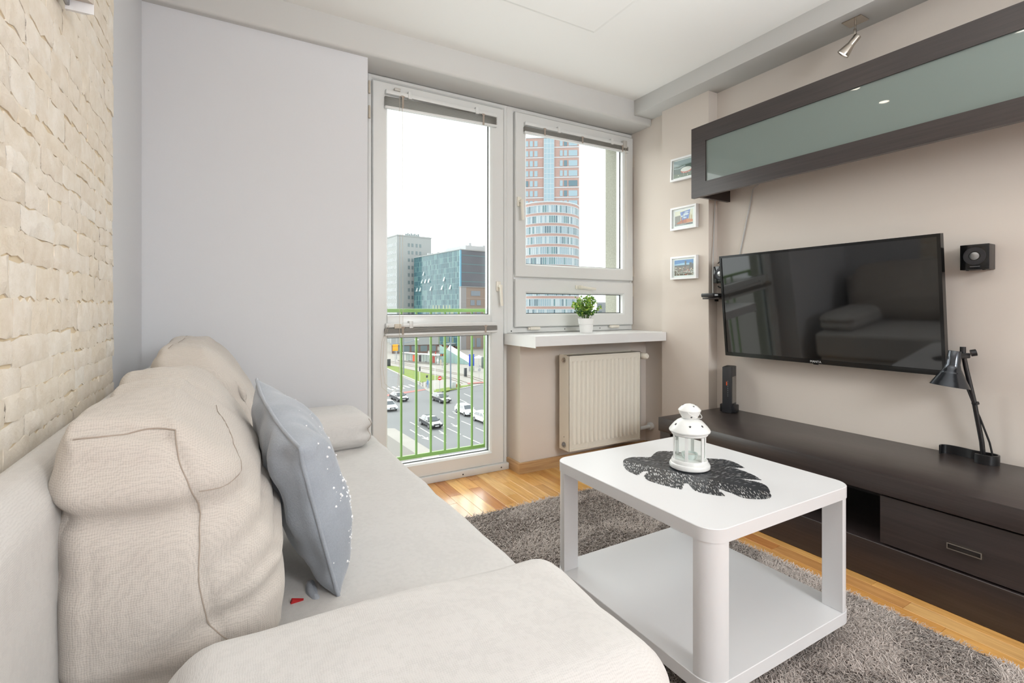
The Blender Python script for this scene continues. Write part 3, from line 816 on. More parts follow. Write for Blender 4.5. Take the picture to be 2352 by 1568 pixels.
def placemat():
    def cat(P, k=4):
        out = []; n = len(P)
        for i in range(n):
            p0, p1, p2, p3 = [Vector((*P[(i+d) % n], 0)) for d in (-1, 0, 1, 2)]
            a = (p1-p0).normalized().dot((p2-p1).normalized()); b = (p2-p1).normalized().dot((p3-p2).normalized())
            for t in range(k):
                t /= k
                m1 = (p2-p0)*.5 if a > .35 else (p2-p1)*.6; m2 = (p3-p1)*.5 if b > .35 else (p2-p1)*.6
                out.append((p1*(2*t**3-3*t*t+1)+m1*(t**3-2*t*t+t)+p2*(-2*t**3+3*t*t)+m2*(t**3-t*t)).to_2d())
        return out
    o = (1.36, 1.12)
    ol = [(p.x-o[0], p.y-o[1]) for p in cat(LEAF)]
    bm = bmesh.new()
    vs = [bm.verts.new((x, y, .0012)) for x, y in ol]; f = bm.faces.new(vs); f.normal_update()
    if f.normal.z < 0: f.normal_flip()
    r = bmesh.ops.inset_region(bm, faces=[f], thickness=.003, use_even_offset=False)
    lay = bm.verts.layers.float.new('rim')
    inner = [fc for fc in bm.faces if fc not in r['faces']][0]
    for v in inner.verts: v[lay] = 1.0
    uv = bm.loops.layers.uv.new('UVMap')
    P0 = Vector((1.27-o[0], 1.31-o[1])); P1 = Vector((1.42-o[0], .89-o[1])); A = (P1-P0).normalized(); B = Vector((-A.y, A.x))
    for fc in bm.faces:
        for lp in fc.loops:
            d = lp.vert.co.to_2d()-P0; lp[uv].uv = (d.dot(A), d.dot(B))
    ext = bmesh.ops.extrude_face_region(bm, geom=list(bm.faces))
    for e in ext['geom']:
        if isinstance(e, bmesh.types.BMVert): e.co.z = .0
    bmesh.ops.recalc_face_normals(bm, faces=bm.faces)
    me = bpy.data.meshes.new('placemat'); bm.to_mesh(me); bm.free(); me.materials.append(M['leafmat'])
    t = link('leaf_placemat', me); t.location = (o[0], o[1], .4953)
    tag(t, 'black perforated leaf-shaped placemat on the white coffee table', 'placemat')
placemat()

# lantern --------------------------------------------------------------
ln = thing('lantern', 'small white metal tealight lantern on the leaf placemat', 'lantern', (1.384, 1.168, .4968), R(12))
W = M['lantern']
part('base', MB().lathe([(0, .006), (.058, .006), (.060, 0), (.067, .004), (.068, .012), (.065, .018), (.061, .020), (.060, .028), (.0575, .032), (0, .032)], 36), W, ln)
for i in range(6):
    a = PI/3*i+R(18); r = .0535
    Mx = basis((r*math.cos(a), r*math.sin(a), .0735), (math.cos(a), math.sin(a), 0), (-math.sin(a), math.cos(a), 0), (0, 0, 1))
    part('post', MB().obox(Mx, .004, .0105, .083), W, ln)
    a2 = a+PI/6; r2 = .0535*math.cos(PI/6)-.002
    Mx = basis((r2*math.cos(a2), r2*math.sin(a2), .0735), (math.cos(a2), math.sin(a2), 0), (-math.sin(a2), math.cos(a2), 0), (0, 0, 1))
    part('pane', MB().obox(Mx, .0012, .046, .082), M['lglass'], ln)
rf = part('roof', MB().lathe([(.0, .114), (.057, .114), (.0605, .118), (.0605, .122), (.067, .126), (.0685, .130), (.067, .134), (.061, .142), (.052, .153), (.041, .163), (.030, .169), (.024, .171), (0, .171)], 40), W, ln)
cp = part('top_cap', MB().lathe([(.0, .1695), (.022, .1695), (.026, .174), (.033, .186), (.0365, .196), (.038, .199), (.036, .203), (.026, .213), (.014, .219), (.005, .221), (0, .2215)], 36), W, ln)
def star(r):
    return [((r if k % 2 == 0 else r*.45)*math.cos(PI/2+PI*k/5), (r if k % 2 == 0 else r*.45)*math.sin(PI/2+PI*k/5)) for k in range(10)]
dk = mat('star_cutout', (40, 42, 44), .8)
def stars(parent, angs, rr, z, nr, nz, size):
    for a in angs:
        N = Vector((math.cos(a)*nr, math.sin(a)*nr, nz)).normalized(); X = Vector((-math.sin(a), math.cos(a), 0)); Y = N.cross(X)
        p = Vector((math.cos(a)*rr, math.sin(a)*rr, z))
        part('star_cutout', MB().prism(star(size), -.0012, .0006, M=basis(p, X, Y, N)), dk, parent, 'star-shaped opening')
stars(rf, [R(-150), R(-102), R(-54), R(-6), R(42), R(90), R(150)], .0530, .1525, .72, .69, .0048)
stars(cp, [R(-115), R(-40), R(40), R(120)], .0225, .2145, .6, .8, .0042)
stars(cp, [R(-140), R(-70), R(0), R(80)], .0295, .1795, .85, -.5, .0040)
hd = [(.0385*math.cos(a), .0385*math.sin(a)*1.0, .198-.026*max(0, math.sin(a+R(160)))) for a in np.linspace(R(-155), R(-5), 14)]
hd = [(.038*math.cos(R(200)), .038*math.sin(R(200)), .198)]+[(.040*math.cos(a), .040*math.sin(a), .198-.022*math.sin(PI*(i+1)/15)) for i, a in enumerate(np.linspace(R(205), R(355), 14))]+[(.047, .004, .185), (.050, .012, .193), (.040, .010, .199)]
part('handle', MB().tube(hd, .0011, 6), W, ln, 'thin wire handle')
tl = thing('tealight_cup', 'frosted glass tealight cup inside the white lantern', 'candle holder', (1.384, 1.168, .529))
part('cup', MB().lathe([(0, 0), (.021, 0), (.026, .010), (.0275, .018), (.025, .018), (.023, .011), (.019, .006), (0, .006)], 26), mat('frosted_glass', (222, 232, 228), .15, spec=.6), tl)
part('candle', MB().lathe([(0, .006), (.018, .006), (.018, .013), (0, .013)], 20), mat('wax', (244, 242, 236), .5), tl)

# TV console -----------------------------------------------------------
co = thing('tv_console', 'long low dark brown console with drawers below the television', 'cabinet', (2.44, 1.0, 0))
kx = lambda x: x-2.44
ky = lambda y: y-1.0
wg = M['wenge']
part('top_slab', MB().bbox(kx(2.147), kx(2.7245), ky(-.45), ky(2.035), .342, .420, .003, 2), wg, co)
part('plinth', MB().bbox(kx(2.152), kx(2.72), ky(-.45), ky(2.03), .001, .148, .002, 1), wg, co)
part('end_panel', MB().bbox(kx(2.155), kx(2.72), ky(1.955), ky(2.03), .148, .342, .002, 1), wg, co)
part('back_panel', MB().box(kx(2.70), kx(2.715), ky(-.45), ky(1.955), .148, .342), wg, co)
for y in (.915, -.09): part('divider', MB().box(kx(2.185), kx(2.70), ky(y), ky(y+.018), .148, .342), wg, co)
for k, (a, b) in enumerate(((.422, .925), (-.085, .417))):
    d = part('drawer', MB().bbox(kx(2.160), kx(2.182), ky(a), ky(b), .153, .334, .0015, 1), wg, co)
    m_ = (a+b)/2
    hb = MB()
    for (y0, y1, z0, z1) in ((-.046, .046, .2375, .2405), (-.046, .046, .2195, .2225), (-.046, -.043, .2225, .2375), (.043, .046, .2225, .2375)):
        hb.box(kx(2.148), kx(2.160), ky(m_+y0), ky(m_+y1), z0, z1)
    part('handle', hb, M['chrome'], d, 'slim chrome frame handle')

# wall cabinet -------------------------------------------------------------
wc = thing('wall_cabinet', 'long dark wall cabinet with grey-green glass above the television', 'cabinet', (2.56, 1.0, 1.705))
wx = lambda x: x-2.56
wz = lambda z: z-1.705
part('body', MB().box(wx(2.422), wx(2.724), ky(-.6), ky(1.985), wz(1.80), wz(2.112)), wg, wc)
part('end_panel', MB().box(wx(2.4225), wx(2.724), ky(1.985), ky(2.006), wz(1.716), wz(2.112)), wg, wc)
b = MB(); y0, y1, z0, z1 = -.6, 2.009, 1.705, 2.119; wl = .10; wt = .094; wb = .083
oo = [(y0, z0), (y1, z0), (y1, z1), (y0, z1)]; ii = [(y0+wl, z0+wb), (y1-wl, z0+wb), (y1-wl, z1-wt), (y0+wl, z1-wt)]
vs = [(wx(2.396), ky(y), wz(z)) for y, z in oo]+[(wx(2.396), ky(y), wz(z)) for y, z in ii]+[(wx(2.421), ky(y), wz(z)) for y, z in ii]+[(wx(2.421), ky(y), wz(z)) for y, z in oo]
fs = []
for k in range(4): fs += [(k*4+j, k*4+(j+1) % 4, ((k+1) % 4)*4+(j+1) % 4, ((k+1) % 4)*4+j) for j in range(4)]
dr = part('flap_door', b.add(vs, fs), wg, wc)
part('glass_panel', MB().box(wx(2.404), wx(2.410), ky(y0+wl-.004), ky(y1-wl+.004), wz(z0+wb-.004), wz(z1-wt+.004)), M['cabglass'], dr, 'grey-green satin glass')

# television ---------------------------------------------------------------
tv = thing('television', 'large black flat television tilted forward on the beige wall', 'television', (2.62, 1.41, .762))
tv.rotation_euler = (0, R(-5.7), 0)
hw, hh = .532, .602
def tvring(b, y0, y1, z0, z1, w, wb, x0, x1):
    oo = [(y0, z0), (y1, z0), (y1, z1), (y0, z1)]; ii = [(y0+w, z0+wb), (y1-w, z0+wb), (y1-w, z1-w), (y0+w, z1-w)]
    vs = [(x0, y, z) for y, z in oo]+[(x0, y, z) for y, z in ii]+[(x1, y, z) for y, z in ii]+[(x1, y, z) for y, z in oo]
    fs = []
    for k in range(4): fs += [(k*4+j, k*4+(j+1) % 4, ((k+1) % 4)*4+(j+1) % 4, ((k+1) % 4)*4+j) for j in range(4)]
    return b.add(vs, fs)
bz = part('bezel', tvring(MB(), -hw, hw, 0, hh, .013, .022, 0, .03), M['glossblack'], tv)
part('screen', MB().box(.004, .012, -hw+.011, hw-.011, .020, hh-.011), M['screen'], tv)
part('back_shell', MB().bbox(.012, .042, -hw+.006, hw-.006, .006, hh-.006, .006).bbox(.042, .062, -.30, .30, .05, .42, .01), M['blackplastic'], tv)
text('logo', 'MANTA', .016, mat('silver_print', (205, 205, 205), .3), bz, basis((-.0005, 0, .0108), (0, -1, 0), (0, 0, 1), (-1, 0, 0)))
part('sensor', MB().box(-.001, .004, -.012, .012, -.004, .001), M['glossblack'], bz)
part('wall_mount', MB().box(.055, .10, -.12, .12, .24, .34).box(.092, .112, -.2, .2, .14, .38), M['blackplastic'], tv)

# speakers -----------------------------------------------------------------
def speaker(label, y0, y1):
    t = thing('speaker', label, 'speaker', (2.661, (y0+y1)/2, 1.208), group='small black wall speakers')
    w = (y1-y0)/2; H = .104
    part('housing', MB().bbox(0, .064, -w, w, 0, H, .003), mat('speaker_side', (70, 66, 64), .45), t)
    fp = part('front_panel', MB().bbox(-.002, .002, -w, w, 0, H, .0015), M['glossblack'], t, 'gloss black front')
    Mx = basis((-.002, 0, .056), (0, -1, 0), (0, 0, 1), (-1, 0, 0))
    part('cone', MB().lathe([(.036, .0), (.036, .0015), (.033, .002), (.016, -.0005), (.0, -.0005)], 36, M=Mx), mat('speaker_cone', (60, 60, 64), .28, .5), fp)
    part('dome', MB().lathe([(.0158, .0), (.0155, .002), (.010, .004), (0, .0048)], 28, M=Mx), M['steel'], fp, 'brushed metal dome')
    b = MB()
    for k in range(9): b.box(-.0026, -.002, -.017+k*.0036, -.0148+k*.0036, .0115, .0145)
    part('lettering', b, M['greymark'], fp)
    for yy in (-w+.02, w-.02): part('foot', MB().cyl((.012, yy, -.003), (.012, yy, 0), .005, n=10), M['blackplastic'], t)
    return t
speaker('small square black speaker on the wall right of the television', .754, .846)
speaker('small square black speaker half hidden behind the left edge of the television', 1.966, 2.058)
cl = MB().tube([(2.70+.0*math.cos(a), 2.035+.040*math.cos(a), 1.262+.083*math.sin(a)) for a in np.linspace(R(60), R(300), 22)], .0035, 7).build('speaker_cable', M['blackplastic'])
tag(cl, 'black speaker cable looped on the wall behind the television edge', 'cable')
# little shelf with a black receiver
sh = thing('corner_shelf', 'small dark wall shelf in the corner left of the television', 'shelf', (2.65, 2.02, 1.105))
part('board', MB().bbox(-.068, .0745, -.06, .060, 0, .010, .002), mat('dark_shelf_board', (58, 50, 46), .4), sh)
part('bracket', MB().box(.05, .0745, .05, .0605, -.012, 0), M['blackplastic'], sh)
rc = thing('set_top_box', 'flat black receiver box on the small corner shelf', 'receiver', (2.60, 2.025, 1.115))
part('case', MB().bbox(-.045, .085, -.045, .045, .002, .026, .006), M['blackplastic'], rc)
part('label_strip', MB().box(-.030, .0, -.0455, -.045, .010, .020), mat('pale_sticker', (200, 205, 205), .5), rc)
part('connector', MB().cyl((.045, -.045, .014), (.045, -.066, .014), .007, n=10).cyl((.068, -.045, .014), (.068, -.062, .014), .006, n=10), M['steel'], rc)
for pts, lab in (([(2.700, 2.072, 1.80), (2.690, 2.070, 1.70), (2.672, 2.068, 1.45), (2.645, 2.052, 1.25), (2.632, 2.04, 1.141)], 'thin pale cable hanging down to the corner shelf'),
                 ([(2.718, 1.76, 1.80), (2.720, 1.826, 1.764), (2.720, 1.872, 1.57), (2.720, 1.916, 1.38), (2.71, 1.925, 1.25)], 'thin pale cable slanting down the wall behind the television')):
    tag(MB().tube(pts, .0032, 7).build('wall_cable', M['cable']), lab, 'cable')

# router --------------------------------------------------------------------
rt = thing('router', 'tall black router standing at the far end of the console', 'router', (2.605, 1.915, .4205), R(-70))
part('case', MB().bbox(-.026, .026, -.02, .085, .0, .275, .003), mat('router_grey', (44, 45, 48), .4), rt)
part('side_cover', MB().box(-.0268, .0268, .0, .08, .055, .215), mat('router_side', (120, 114, 106), .35), rt, 'glossy lighter side')
b = MB()
for k in range(7): b.box(-.023+k*.0065, -.0195+k*.0065, -.01, .075, .2745, .2765)
part('vent_grille', b, M['blackplastic'], rt)
b = MB()
for k in range(9): b.cyl((.006, -.02, .19-k*.011), (.006, -.0212, .19-k*.011), .0018, n=8)
part('indicator_lights', b, mat('led_dots', (150, 160, 160), .3), rt)
part('logo_strip', MB().box(-.003, .002, -.0212, -.02, .165, .187), mat('orange_print', (232, 92, 36), .5), rt, 'orange mark')
part('stand', MB().bbox(-.048, .048, .005, .06, .0, .045, .004), M['blackplastic'], rt)

# desk lamp ------------------------------------------------------------------
dl = thing('desk_lamp', 'black desk lamp with a conical shade and S-shaped base on the console', 'lamp', (2.66, .80, .4205))
L = lambda x, y, z: (x-2.66, y-.80, z-.4205)
pth = [(2.655, .912), (2.680, .915), (2.696, .898), (2.698, .868), (2.694, .838), (2.688, .812), (2.688, .788), (2.694, .765), (2.692, .742), (2.672, .728), (2.648, .732), (2.632, .748), (2.628, .772), (2.632, .790)]
def ribbon(P, z0, z1, th):
    b = MB(); n = len(P); Q = [Vector((p[0], p[1])) for p in P]; inn = []; out = []
    for i in range(n):
        d = (Q[min(i+1, n-1)]-Q[max(i-1, 0)]).normalized(); nn = Vector((-d.y, d.x))
        inn.append(Q[i]+nn*th/2); out.append(Q[i]-nn*th/2)
    vs = [L(p.x, p.y, z) for z in (z0, z1) for p in inn]+[L(p.x, p.y, z) for z in (z0, z1) for p in out]
    fs = []
    for i in range(n-1):
        fs += [(i, i+1, n+i+1, n+i), (2*n+i, 3*n+i, 3*n+i+1, 2*n+i+1), (n+i, n+i+1, 3*n+i+1, 3*n+i), (i, 2*n+i, 2*n+i+1, i+1)]
    fs += [(0, n, 3*n, 2*n), (n-1, 3*n-1, 4*n-1, 2*n-1)]
    return b.add(vs, fs)
def smoothpath(P, k=5):
    out = []
    for i in range(len(P)-1):
        p0, p1, p2, p3 = [Vector(P[max(0, min(len(P)-1, i+d))]) for d in (-1, 0, 1, 2)]
        for t in range(k):
            t /= k; out.append(.5*((2*p1)+(p2-p0)*t+(2*p0-5*p1+4*p2-p3)*t*t+(3*p1-p0-3*p2+p3)*t**3))
    out.append(Vector(P[-1])); return out
part('base_strip', ribbon(smoothpath(pth), .4205, .458, .006), M['blackmetal'], dl)
part('screw', MB().cyl(L(2.683, .795, .440), L(2.680, .794, .440), .004, n=10), M['steel'], dl)
part('pole', MB().tube([L(2.682, .779, .44), L(2.680, .783, .50), L(2.668, .803, .66), L(2.655, .825, .80), L(2.648, .833, .868)], .0085, 12), M['blackmetal'], dl)
part('cord', MB().tube([L(2.69, .752, .445), L(2.69, .762, .50), L(2.676, .788, .60), L(2.662, .806, .66), L(2.652, .822, .72), L(2.640, .838, .79), L(2.635, .842, .83)], .0036, 8), M['blackplastic'], dl)
part('cord_clip', MB().cyl(L(2.671, .799, .652), L(2.669, .801, .660), .0125, n=14), M['blackplastic'], dl)
part('joint', MB().cyl(L(2.648, .833, .858), L(2.648, .833, .888), .010, n=14).obox(basis(L(2.632, .832, .852), (.97, -.24, 0), (.24, .97, 0), (0, 0, 1)), .07, .024, .022, .004)
     .cyl(L(2.672, .815, .862), L(2.680, .800, .866), .014, n=16).cyl(L(2.598, .858, .842), L(2.593, .866, .842), .012, n=16), M['blackplastic'], dl)
ax = Vector((-.10, .09, -1)).normalized(); top = Vector(L(2.607, .845, .870)); ux = ax.orthogonal().normalized()
Mx = basis(top, ux, ax.cross(ux), ax)
prof = [(0, -.002), (.020, -.002), (.0215, .0), (.0235, .055)]
for k, (r, z) in enumerate(((.030, .075), (.038, .092), (.047, .109), (.056, .126), (.066, .146))):
    prof += [(r-.0012, z-.0012), (r, z)]
prof += [(.0645, .146), (.046, .109), (.022, .06), (0, .05)]
part('shade', MB().lathe(prof, 40, M=Mx), mat('dark_grey_gloss_metal', (74, 77, 82), .16, .8, .6), dl)

# radiator -------------------------------------------------------------------
rd = thing('radiator', 'cream ribbed panel radiator below the window sill', 'radiator', (2.169, 2.565, .137))
RL, RR, RF, RB, RH = -.308, .308, -.054, .050, .612
def radfront():
    b = MB(); n = 16; xs = []; w = (RR-RL-.05)/n
    top, bot = RH-.035, .035
    b.add([(RL, RF, 0), (RR, RF, 0), (RR, RF, RH), (RL, RF, RH), (RL+.012, RF, .012), (RR-.012, RF, .012), (RR-.012, RF, RH-.012), (RL+.012, RF, RH-.012)], [(0, 1, 5, 4), (1, 2, 6, 5), (2, 3, 7, 6), (3, 0, 4, 7)])
    cols = [RL+.012]; dep = [.004]
    for k in range(n):
        c = RL+.025+w*(k+.5)
        cols += [c-w*.36, c-w*.16, c+w*.16, c+w*.36]; dep += [.004, .011, .011, .004]
    cols.append(RR-.012); dep.append(.004)
    zs = [.012, .040, .058, RH-.058, RH-.040, RH-.012]
    vs = [(x, RF+((d if j in (2, 3) else .004)), z) for x, d in zip(cols, dep) for j, z in enumerate(zs)]
    m = len(zs); fs = [(i*m+j, (i+1)*m+j, (i+1)*m+j+1, i*m+j+1) for i in range(len(cols)-1) for j in range(m-1)]
    b.add(vs, fs)
    f = [(RL+.012, .012), (RR-.012, .012), (RR-.012, RH-.012), (RL+.012, RH-.012)]
    b.add([(x, RF, z) for x, z in f]+[(x, RF+.004, z) for x, z in f], [(j, (j+1) % 4, 4+(j+1) % 4, 4+j) for j in range(4)])
    b.box(RL+.001, RR-.001, RF+.0118, RF+.02, .001, RH-.001); return b
part('front_panel', radfront(), M['ral'], rd, smooth=25)
part('side_panel', MB().box(RL, RL+.003, RF, RB, 0, RH), M['ral'], rd); part('side_panel', MB().box(RR-.003, RR, RF, RB, 0, RH), M['ral'], rd)
b = MB()
for k in range(24): xx = RL+.02+k*.0245; b.box(xx, xx+.014, RF+.02, RB-.01, RH-.008, RH-.003)
part('top_grille', b.box(RL, RR, RF, RF+.02, RH-.004, RH).box(RL, RR, RB-.01, RB, RH-.004, RH), M['ral'], rd)
part('back_panel', MB().box(RL+.004, RR-.004, RB-.016, RB-.002, .01, RH-.01), M['ral'], rd)
for z, mm in ((RH-.035, M['chrome']), (.035, M['steel'])):
    part('plug', MB().cyl((RL, -.002, z), (RL-.006, -.002, z), .0175, n=18).cyl((RL-.006, -.002, z), (RL-.014, -.002, z), .009, n=8), mm, rd, 'round metal plug')
part('pin_hole', MB().cyl((RL-.0005, -.002, .085), (RL, -.002, .085), .003), M['gasket'], rd)
vv = part('thermostat_valve', MB().cyl((RR, .0, RH-.035), (RR+.035, -.0, RH-.035), .011, n=14).cyl((RR+.035, .02, RH-.035), (RR+.035, -.012, RH-.035), .013, n=14), M['steel'], rd)
part('knob', MB().lathe([(0, 0), (.020, 0), (.023, .006), (.023, .040), (.021, .052), (.015, .060), (0, .061)], 18, M=basis((RR+.035, -.010, RH-.036), (1, 0, 0), (0, 0, 1), (.25, -1, 0))), M['ral'], vv, 'cream thermostat knob')
part('return_pipe', MB().cyl((RR, .03, .035), (RR+.03, .03, .035), .016, n=14).tube([(RR+.02, .03, .035), (RR+.09, .045, .04), (RR+.195, .05, .045)], .0135, 12).cyl((RR+.188, .05, .045), (RR+.2125, .05, .045), .028, n=20), M['pvc'], rd)
part('wall_hook', MB().box(-.2, -.17, RB-.002, .1065, .1, .5).box(.17, .2, RB-.002, .1065, .1, .5), M['ral'], rd)

# potted plant ------------------------------------------------------------------
pp = thing('potted_plant', 'small bushy green plant in a white pot on the window sill', 'plant', (2.078, 2.61, .8822))
part('pot', MB().lathe([(0, 0), (.038, 0), (.041, .003), (.0465, .050), (.0475, .058), (.0505, .060), (.054, .092), (.0545, .098), (.050, .099), (.048, .085), (0, .083)], 36), mat('white_pot', (240, 240, 238), .4), pp)
part('soil', MB().lathe([(.0485, .0865), (0, .088)], 20), mat('soil', (60, 48, 38), .95), pp)
def foliage():
    b = MB(); st = MB(); r = random.Random(21)
    for k in range(54):
        a = r.uniform(0, 2*PI); rad = (r.random()**.6); tip = Vector((math.cos(a)*.118*rad, math.sin(a)*.09*rad, .118+.142*math.sqrt(max(0, 1-.78*rad*rad))*r.uniform(.72, 1.0)))
        if rad > .85: tip.z = r.uniform(.10, .19)
        p0 = Vector((math.cos(a)*.02*rad, math.sin(a)*.02*rad, .085)); mid = p0.lerp(tip, .5)+Vector((0, 0, .015))
        P = [p0*(1-t)**2+mid*2*t*(1-t)+tip*t*t for t in np.linspace(0, 1, 7)]
        st.tube(P, .0008, 4)
        nl = r.randint(16, 24)
        for q in range(nl):
            t = .22+.78*(q+1)/nl; p = p0*(1-t)**2+mid*2*t*(1-t)+tip*t*t
            d = Vector((r.uniform(-1, 1), r.uniform(-1, 1), r.uniform(-.25, .9))).normalized()
            L = r.uniform(.010, .018); u = d.orthogonal().normalized(); u.rotate(Matrix.Rotation(r.uniform(0, 2*PI), 3, d)); nn = d.cross(u)
            vs = [p+d*.002, p+d*L*.35+u*L*.36+nn*.0015, p+d*L*.75+u*L*.30+nn*.001, p+d*L+nn*.002, p+d*L*.75-u*L*.30+nn*.001, p+d*L*.35-u*L*.36+nn*.0015, p+d*L*.5-nn*.0012]
            mi = 0 if (p.z < .15 and r.random() < .75) else (2 if r.random() < .38 else 1)
            b.add(vs, [(0, 1, 6), (1, 2, 6), (2, 3, 6), (3, 4, 6), (4, 5, 6), (5, 0, 6)], mi)
    part('stems', st, mat('stem_green', (92, 120, 60), .7), pp, kind='stuff')
    def lf(n, c):
        m = mat(n, c, .45); m.node_tree.nodes['Principled BSDF'].inputs['Subsurface Weight'].default_value = 0; return m
    tag(b.build('foliage', [lf('leaf_dark', (60, 104, 42)), lf('leaf_green', (112, 162, 62)), lf('leaf_light', (186, 214, 96))], pp, 0, fix=False), 'dense small rounded green leaves', kind='stuff')
foliage()

# picture frames -------------------------------------------------------------------
def flat(b, pts, x, mi): b.add([(x, y, z) for y, z in pts], [tuple(range(len(pts)))], mi)
PH = {k: mat('print_'+k, v, .45) for k, v in dict(sky=(62, 128, 196), sky2=(150, 196, 226), cream=(238, 234, 214), cloud=(214, 224, 240), blue=(104, 132, 206), brick=(190, 104, 62), brick2=(214, 128, 76), tower=(196, 168, 110), grey=(142, 134, 126), dgreen=(74, 92, 84), green=(104, 118, 92), river=(150, 166, 168), white=(232, 230, 226), red=(206, 92, 70), haze=(168, 182, 188), roof=(150, 92, 70), town=(122, 112, 100), dark=(84, 84, 88), mat=(246, 247, 248)).items()}
PK = list(PH); PM = [PH[k] for k in PK]; PI_ = {k: i for i, k in enumerate(PK)}
def frame(label, zc, roll, pic, mw=.022):
    t = thing('picture_frame', label, 'picture', (2.6425, 2.2645, zc), group='framed city pictures on the wall column')
    t.rotation_euler = (roll, 0, 0)
    w, h = .107, .0765; fw = .0125
    b = MB(); tvring(b, -w, w, -h, h, fw, fw, -.026, -.001)
    part('frame', b, mat('white_frame', (240, 240, 240), .35), t)
    part('backing', MB().box(-.016, -.002, -w+.01, w-.01, -h+.01, h-.01), PH['mat'], t)
    p = MB(); iw, ih = w-fw-mw, h-fw-mw*.75
    pic(p, iw, ih)
    part('picture', p, PM, t, smooth=0)
    part('pane', MB().box(-.0205, -.0195, -w+.011, w-.011, -h+.011, h-.011), M['glass'], t)
    return t, iw, ih
# local y runs to the left in the photo as +Y is the far side (image left = +y)
def Rct(b, u0, u1, v0, v1, iw, ih, key, x=-.0164):
    flat(b, [(iw-2*iw*u, -ih+2*ih*v) for u, v in ((u0, v0), (u1, v0), (u1, v1), (u0, v1))], x, PI_[key])
def Pg(b, pts, iw, ih, key, x=-.0166): flat(b, [(iw-2*iw*u, -ih+2*ih*v) for u, v in pts], x, PI_[key])
def pic_stadium(b, iw, ih):
    Rct(b, 0, 1, 0, 1, iw, ih, 'dgreen'); Rct(b, 0, 1, .74, 1, iw, ih, 'haze', -.0165); Pg(b, [(0, .66), (1, .72), (1, .78), (0, .76)], iw, ih, 'river')
    Pg(b, [(0, .55), (.3, .5), (.6, .62), (.55, .68), (.25, .56), (0, .62)], iw, ih, 'river', -.0167)
    Pg(b, [(0, 0), (1, 0), (1, .2), (.5, .16), (0, .25)], iw, ih, 'green')
    n = 20; Pg(b, [(.62+.26*math.cos(2*PI*i/n), .36+.17*math.sin(2*PI*i/n)) for i in range(n)], iw, ih, 'red', -.0168)
    Pg(b, [(.62+.26*math.cos(2*PI*i/n), .42+.14*math.sin(2*PI*i/n)) for i in range(n)], iw, ih, 'white', -.0170)
    r = random.Random(3)
    for k in range(40): u, v = r.uniform(0, .95), r.uniform(0, .2); Rct(b, u, u+.04, v, v+.04, iw, ih, r.choice(('green', 'grey', 'cream', 'dgreen')), -.0169)
def pic_castle(b, iw, ih):
    Rct(b, 0, 1, 0, 1, iw, ih, 'cream'); Pg(b, [(.30, .9), (.86, 1), (.76, .35), (.40, .3)], iw, ih, 'blue')
    for (u, v, a, c) in ((.45, .62, .12, .05), (.62, .72, .16, .08), (.55, .5, .12, .05), (.66, .86, .12, .04)):
        Pg(b, [(u+a*math.cos(2*PI*i/10), v+c*math.sin(2*PI*i/10)) for i in range(10)], iw, ih, 'cloud', -.0167)
    Pg(b, [(0, .1), (.32, .1), (.33, .66), (.28, .7), (.0, .66)], iw, ih, 'grey'); Pg(b, [(.34, .3), (.40, .3), (.39, .55), (.35, .55)], iw, ih, 'brick', -.0168)
    Pg(b, [(.12, .12), (.66, .12), (.66, .40), (.38, .34), (.12, .2)], iw, ih, 'brick', -.0168); Pg(b, [(.66, .12), (1, .14), (1, .3), (.66, .42)], iw, ih, 'brick2', -.0169)
    Pg(b, [(.80, .35), (.86, .35), (.86, .6), (.84, .84), (.81, .6)], iw, ih, 'tower', -.0168); Pg(b, [(.90, .3), (.95, .3), (.95, .55), (.92, .7), (.90, .55)], iw, ih, 'tower', -.0168)
    Pg(b, [(.46, .12), (.478, .12), (.478, .95), (.46, .95)], iw, ih, 'dark', -.0171)
    Rct(b, 0, 1, 0, .11, iw, ih, 'dark', -.0168)
    r = random.Random(8); u = .05
    while u < .62: w = r.uniform(.012, .03); Rct(b, u, u+w, .035, .075, iw, ih, 'white', -.0170); u += w+.012
def pic_city(b, iw, ih):
    Rct(b, 0, 1, 0, 1, iw, ih, 'town'); Rct(b, 0, 1, .66, 1, iw, ih, 'sky', -.0165); Pg(b, [(0, .66), (1, .66), (1, .74), (.5, .80), (0, .74)], iw, ih, 'sky2')
    Rct(b, 0, 1, .56, .665, iw, ih, 'dark', -.0167)
    for (u0, u1, v0, v1, k) in ((.56, .64, .4, .92, 'dark'), (.80, .92, .4, .80, 'dark'), (.72, .78, .3, .62, 'town'), (.93, 1, .4, .74, 'dark'), (.60, .70, .2, .5, 'grey')): Rct(b, u0, u1, v0, v1, iw, ih, k, -.0169)
    r = random.Random(4)
    for k in range(150):
        u, v = r.uniform(0, .96), r.uniform(.0, .52); w, h = r.uniform(.02, .07), r.uniform(.02, .05)
        Rct(b, u, min(1, u+w), v, v+h, iw, ih, r.choice(('roof', 'red', 'white', 'cream', 'green', 'grey', 'dgreen', 'town')), -.0168-.000002*k)
frame('white framed aerial picture of a stadium, partly behind the wall cabinet', 1.984, R(2.2), pic_stadium, .010)
frame('white framed picture of a brick castle under a blue sky', 1.653, R(.6), pic_castle, .020)
t3, iw, ih = frame('white framed picture of a city skyline with a WARSZAWA caption', 1.32, R(.4), pic_city, .016)
text('lettering', 'WARSZAWA', .0235, PH['white'], t3, basis((-.0176, -.006, -ih*.66), (0, -1, 0), (0, 0, 1), (-1, 0, 0)), .0002)

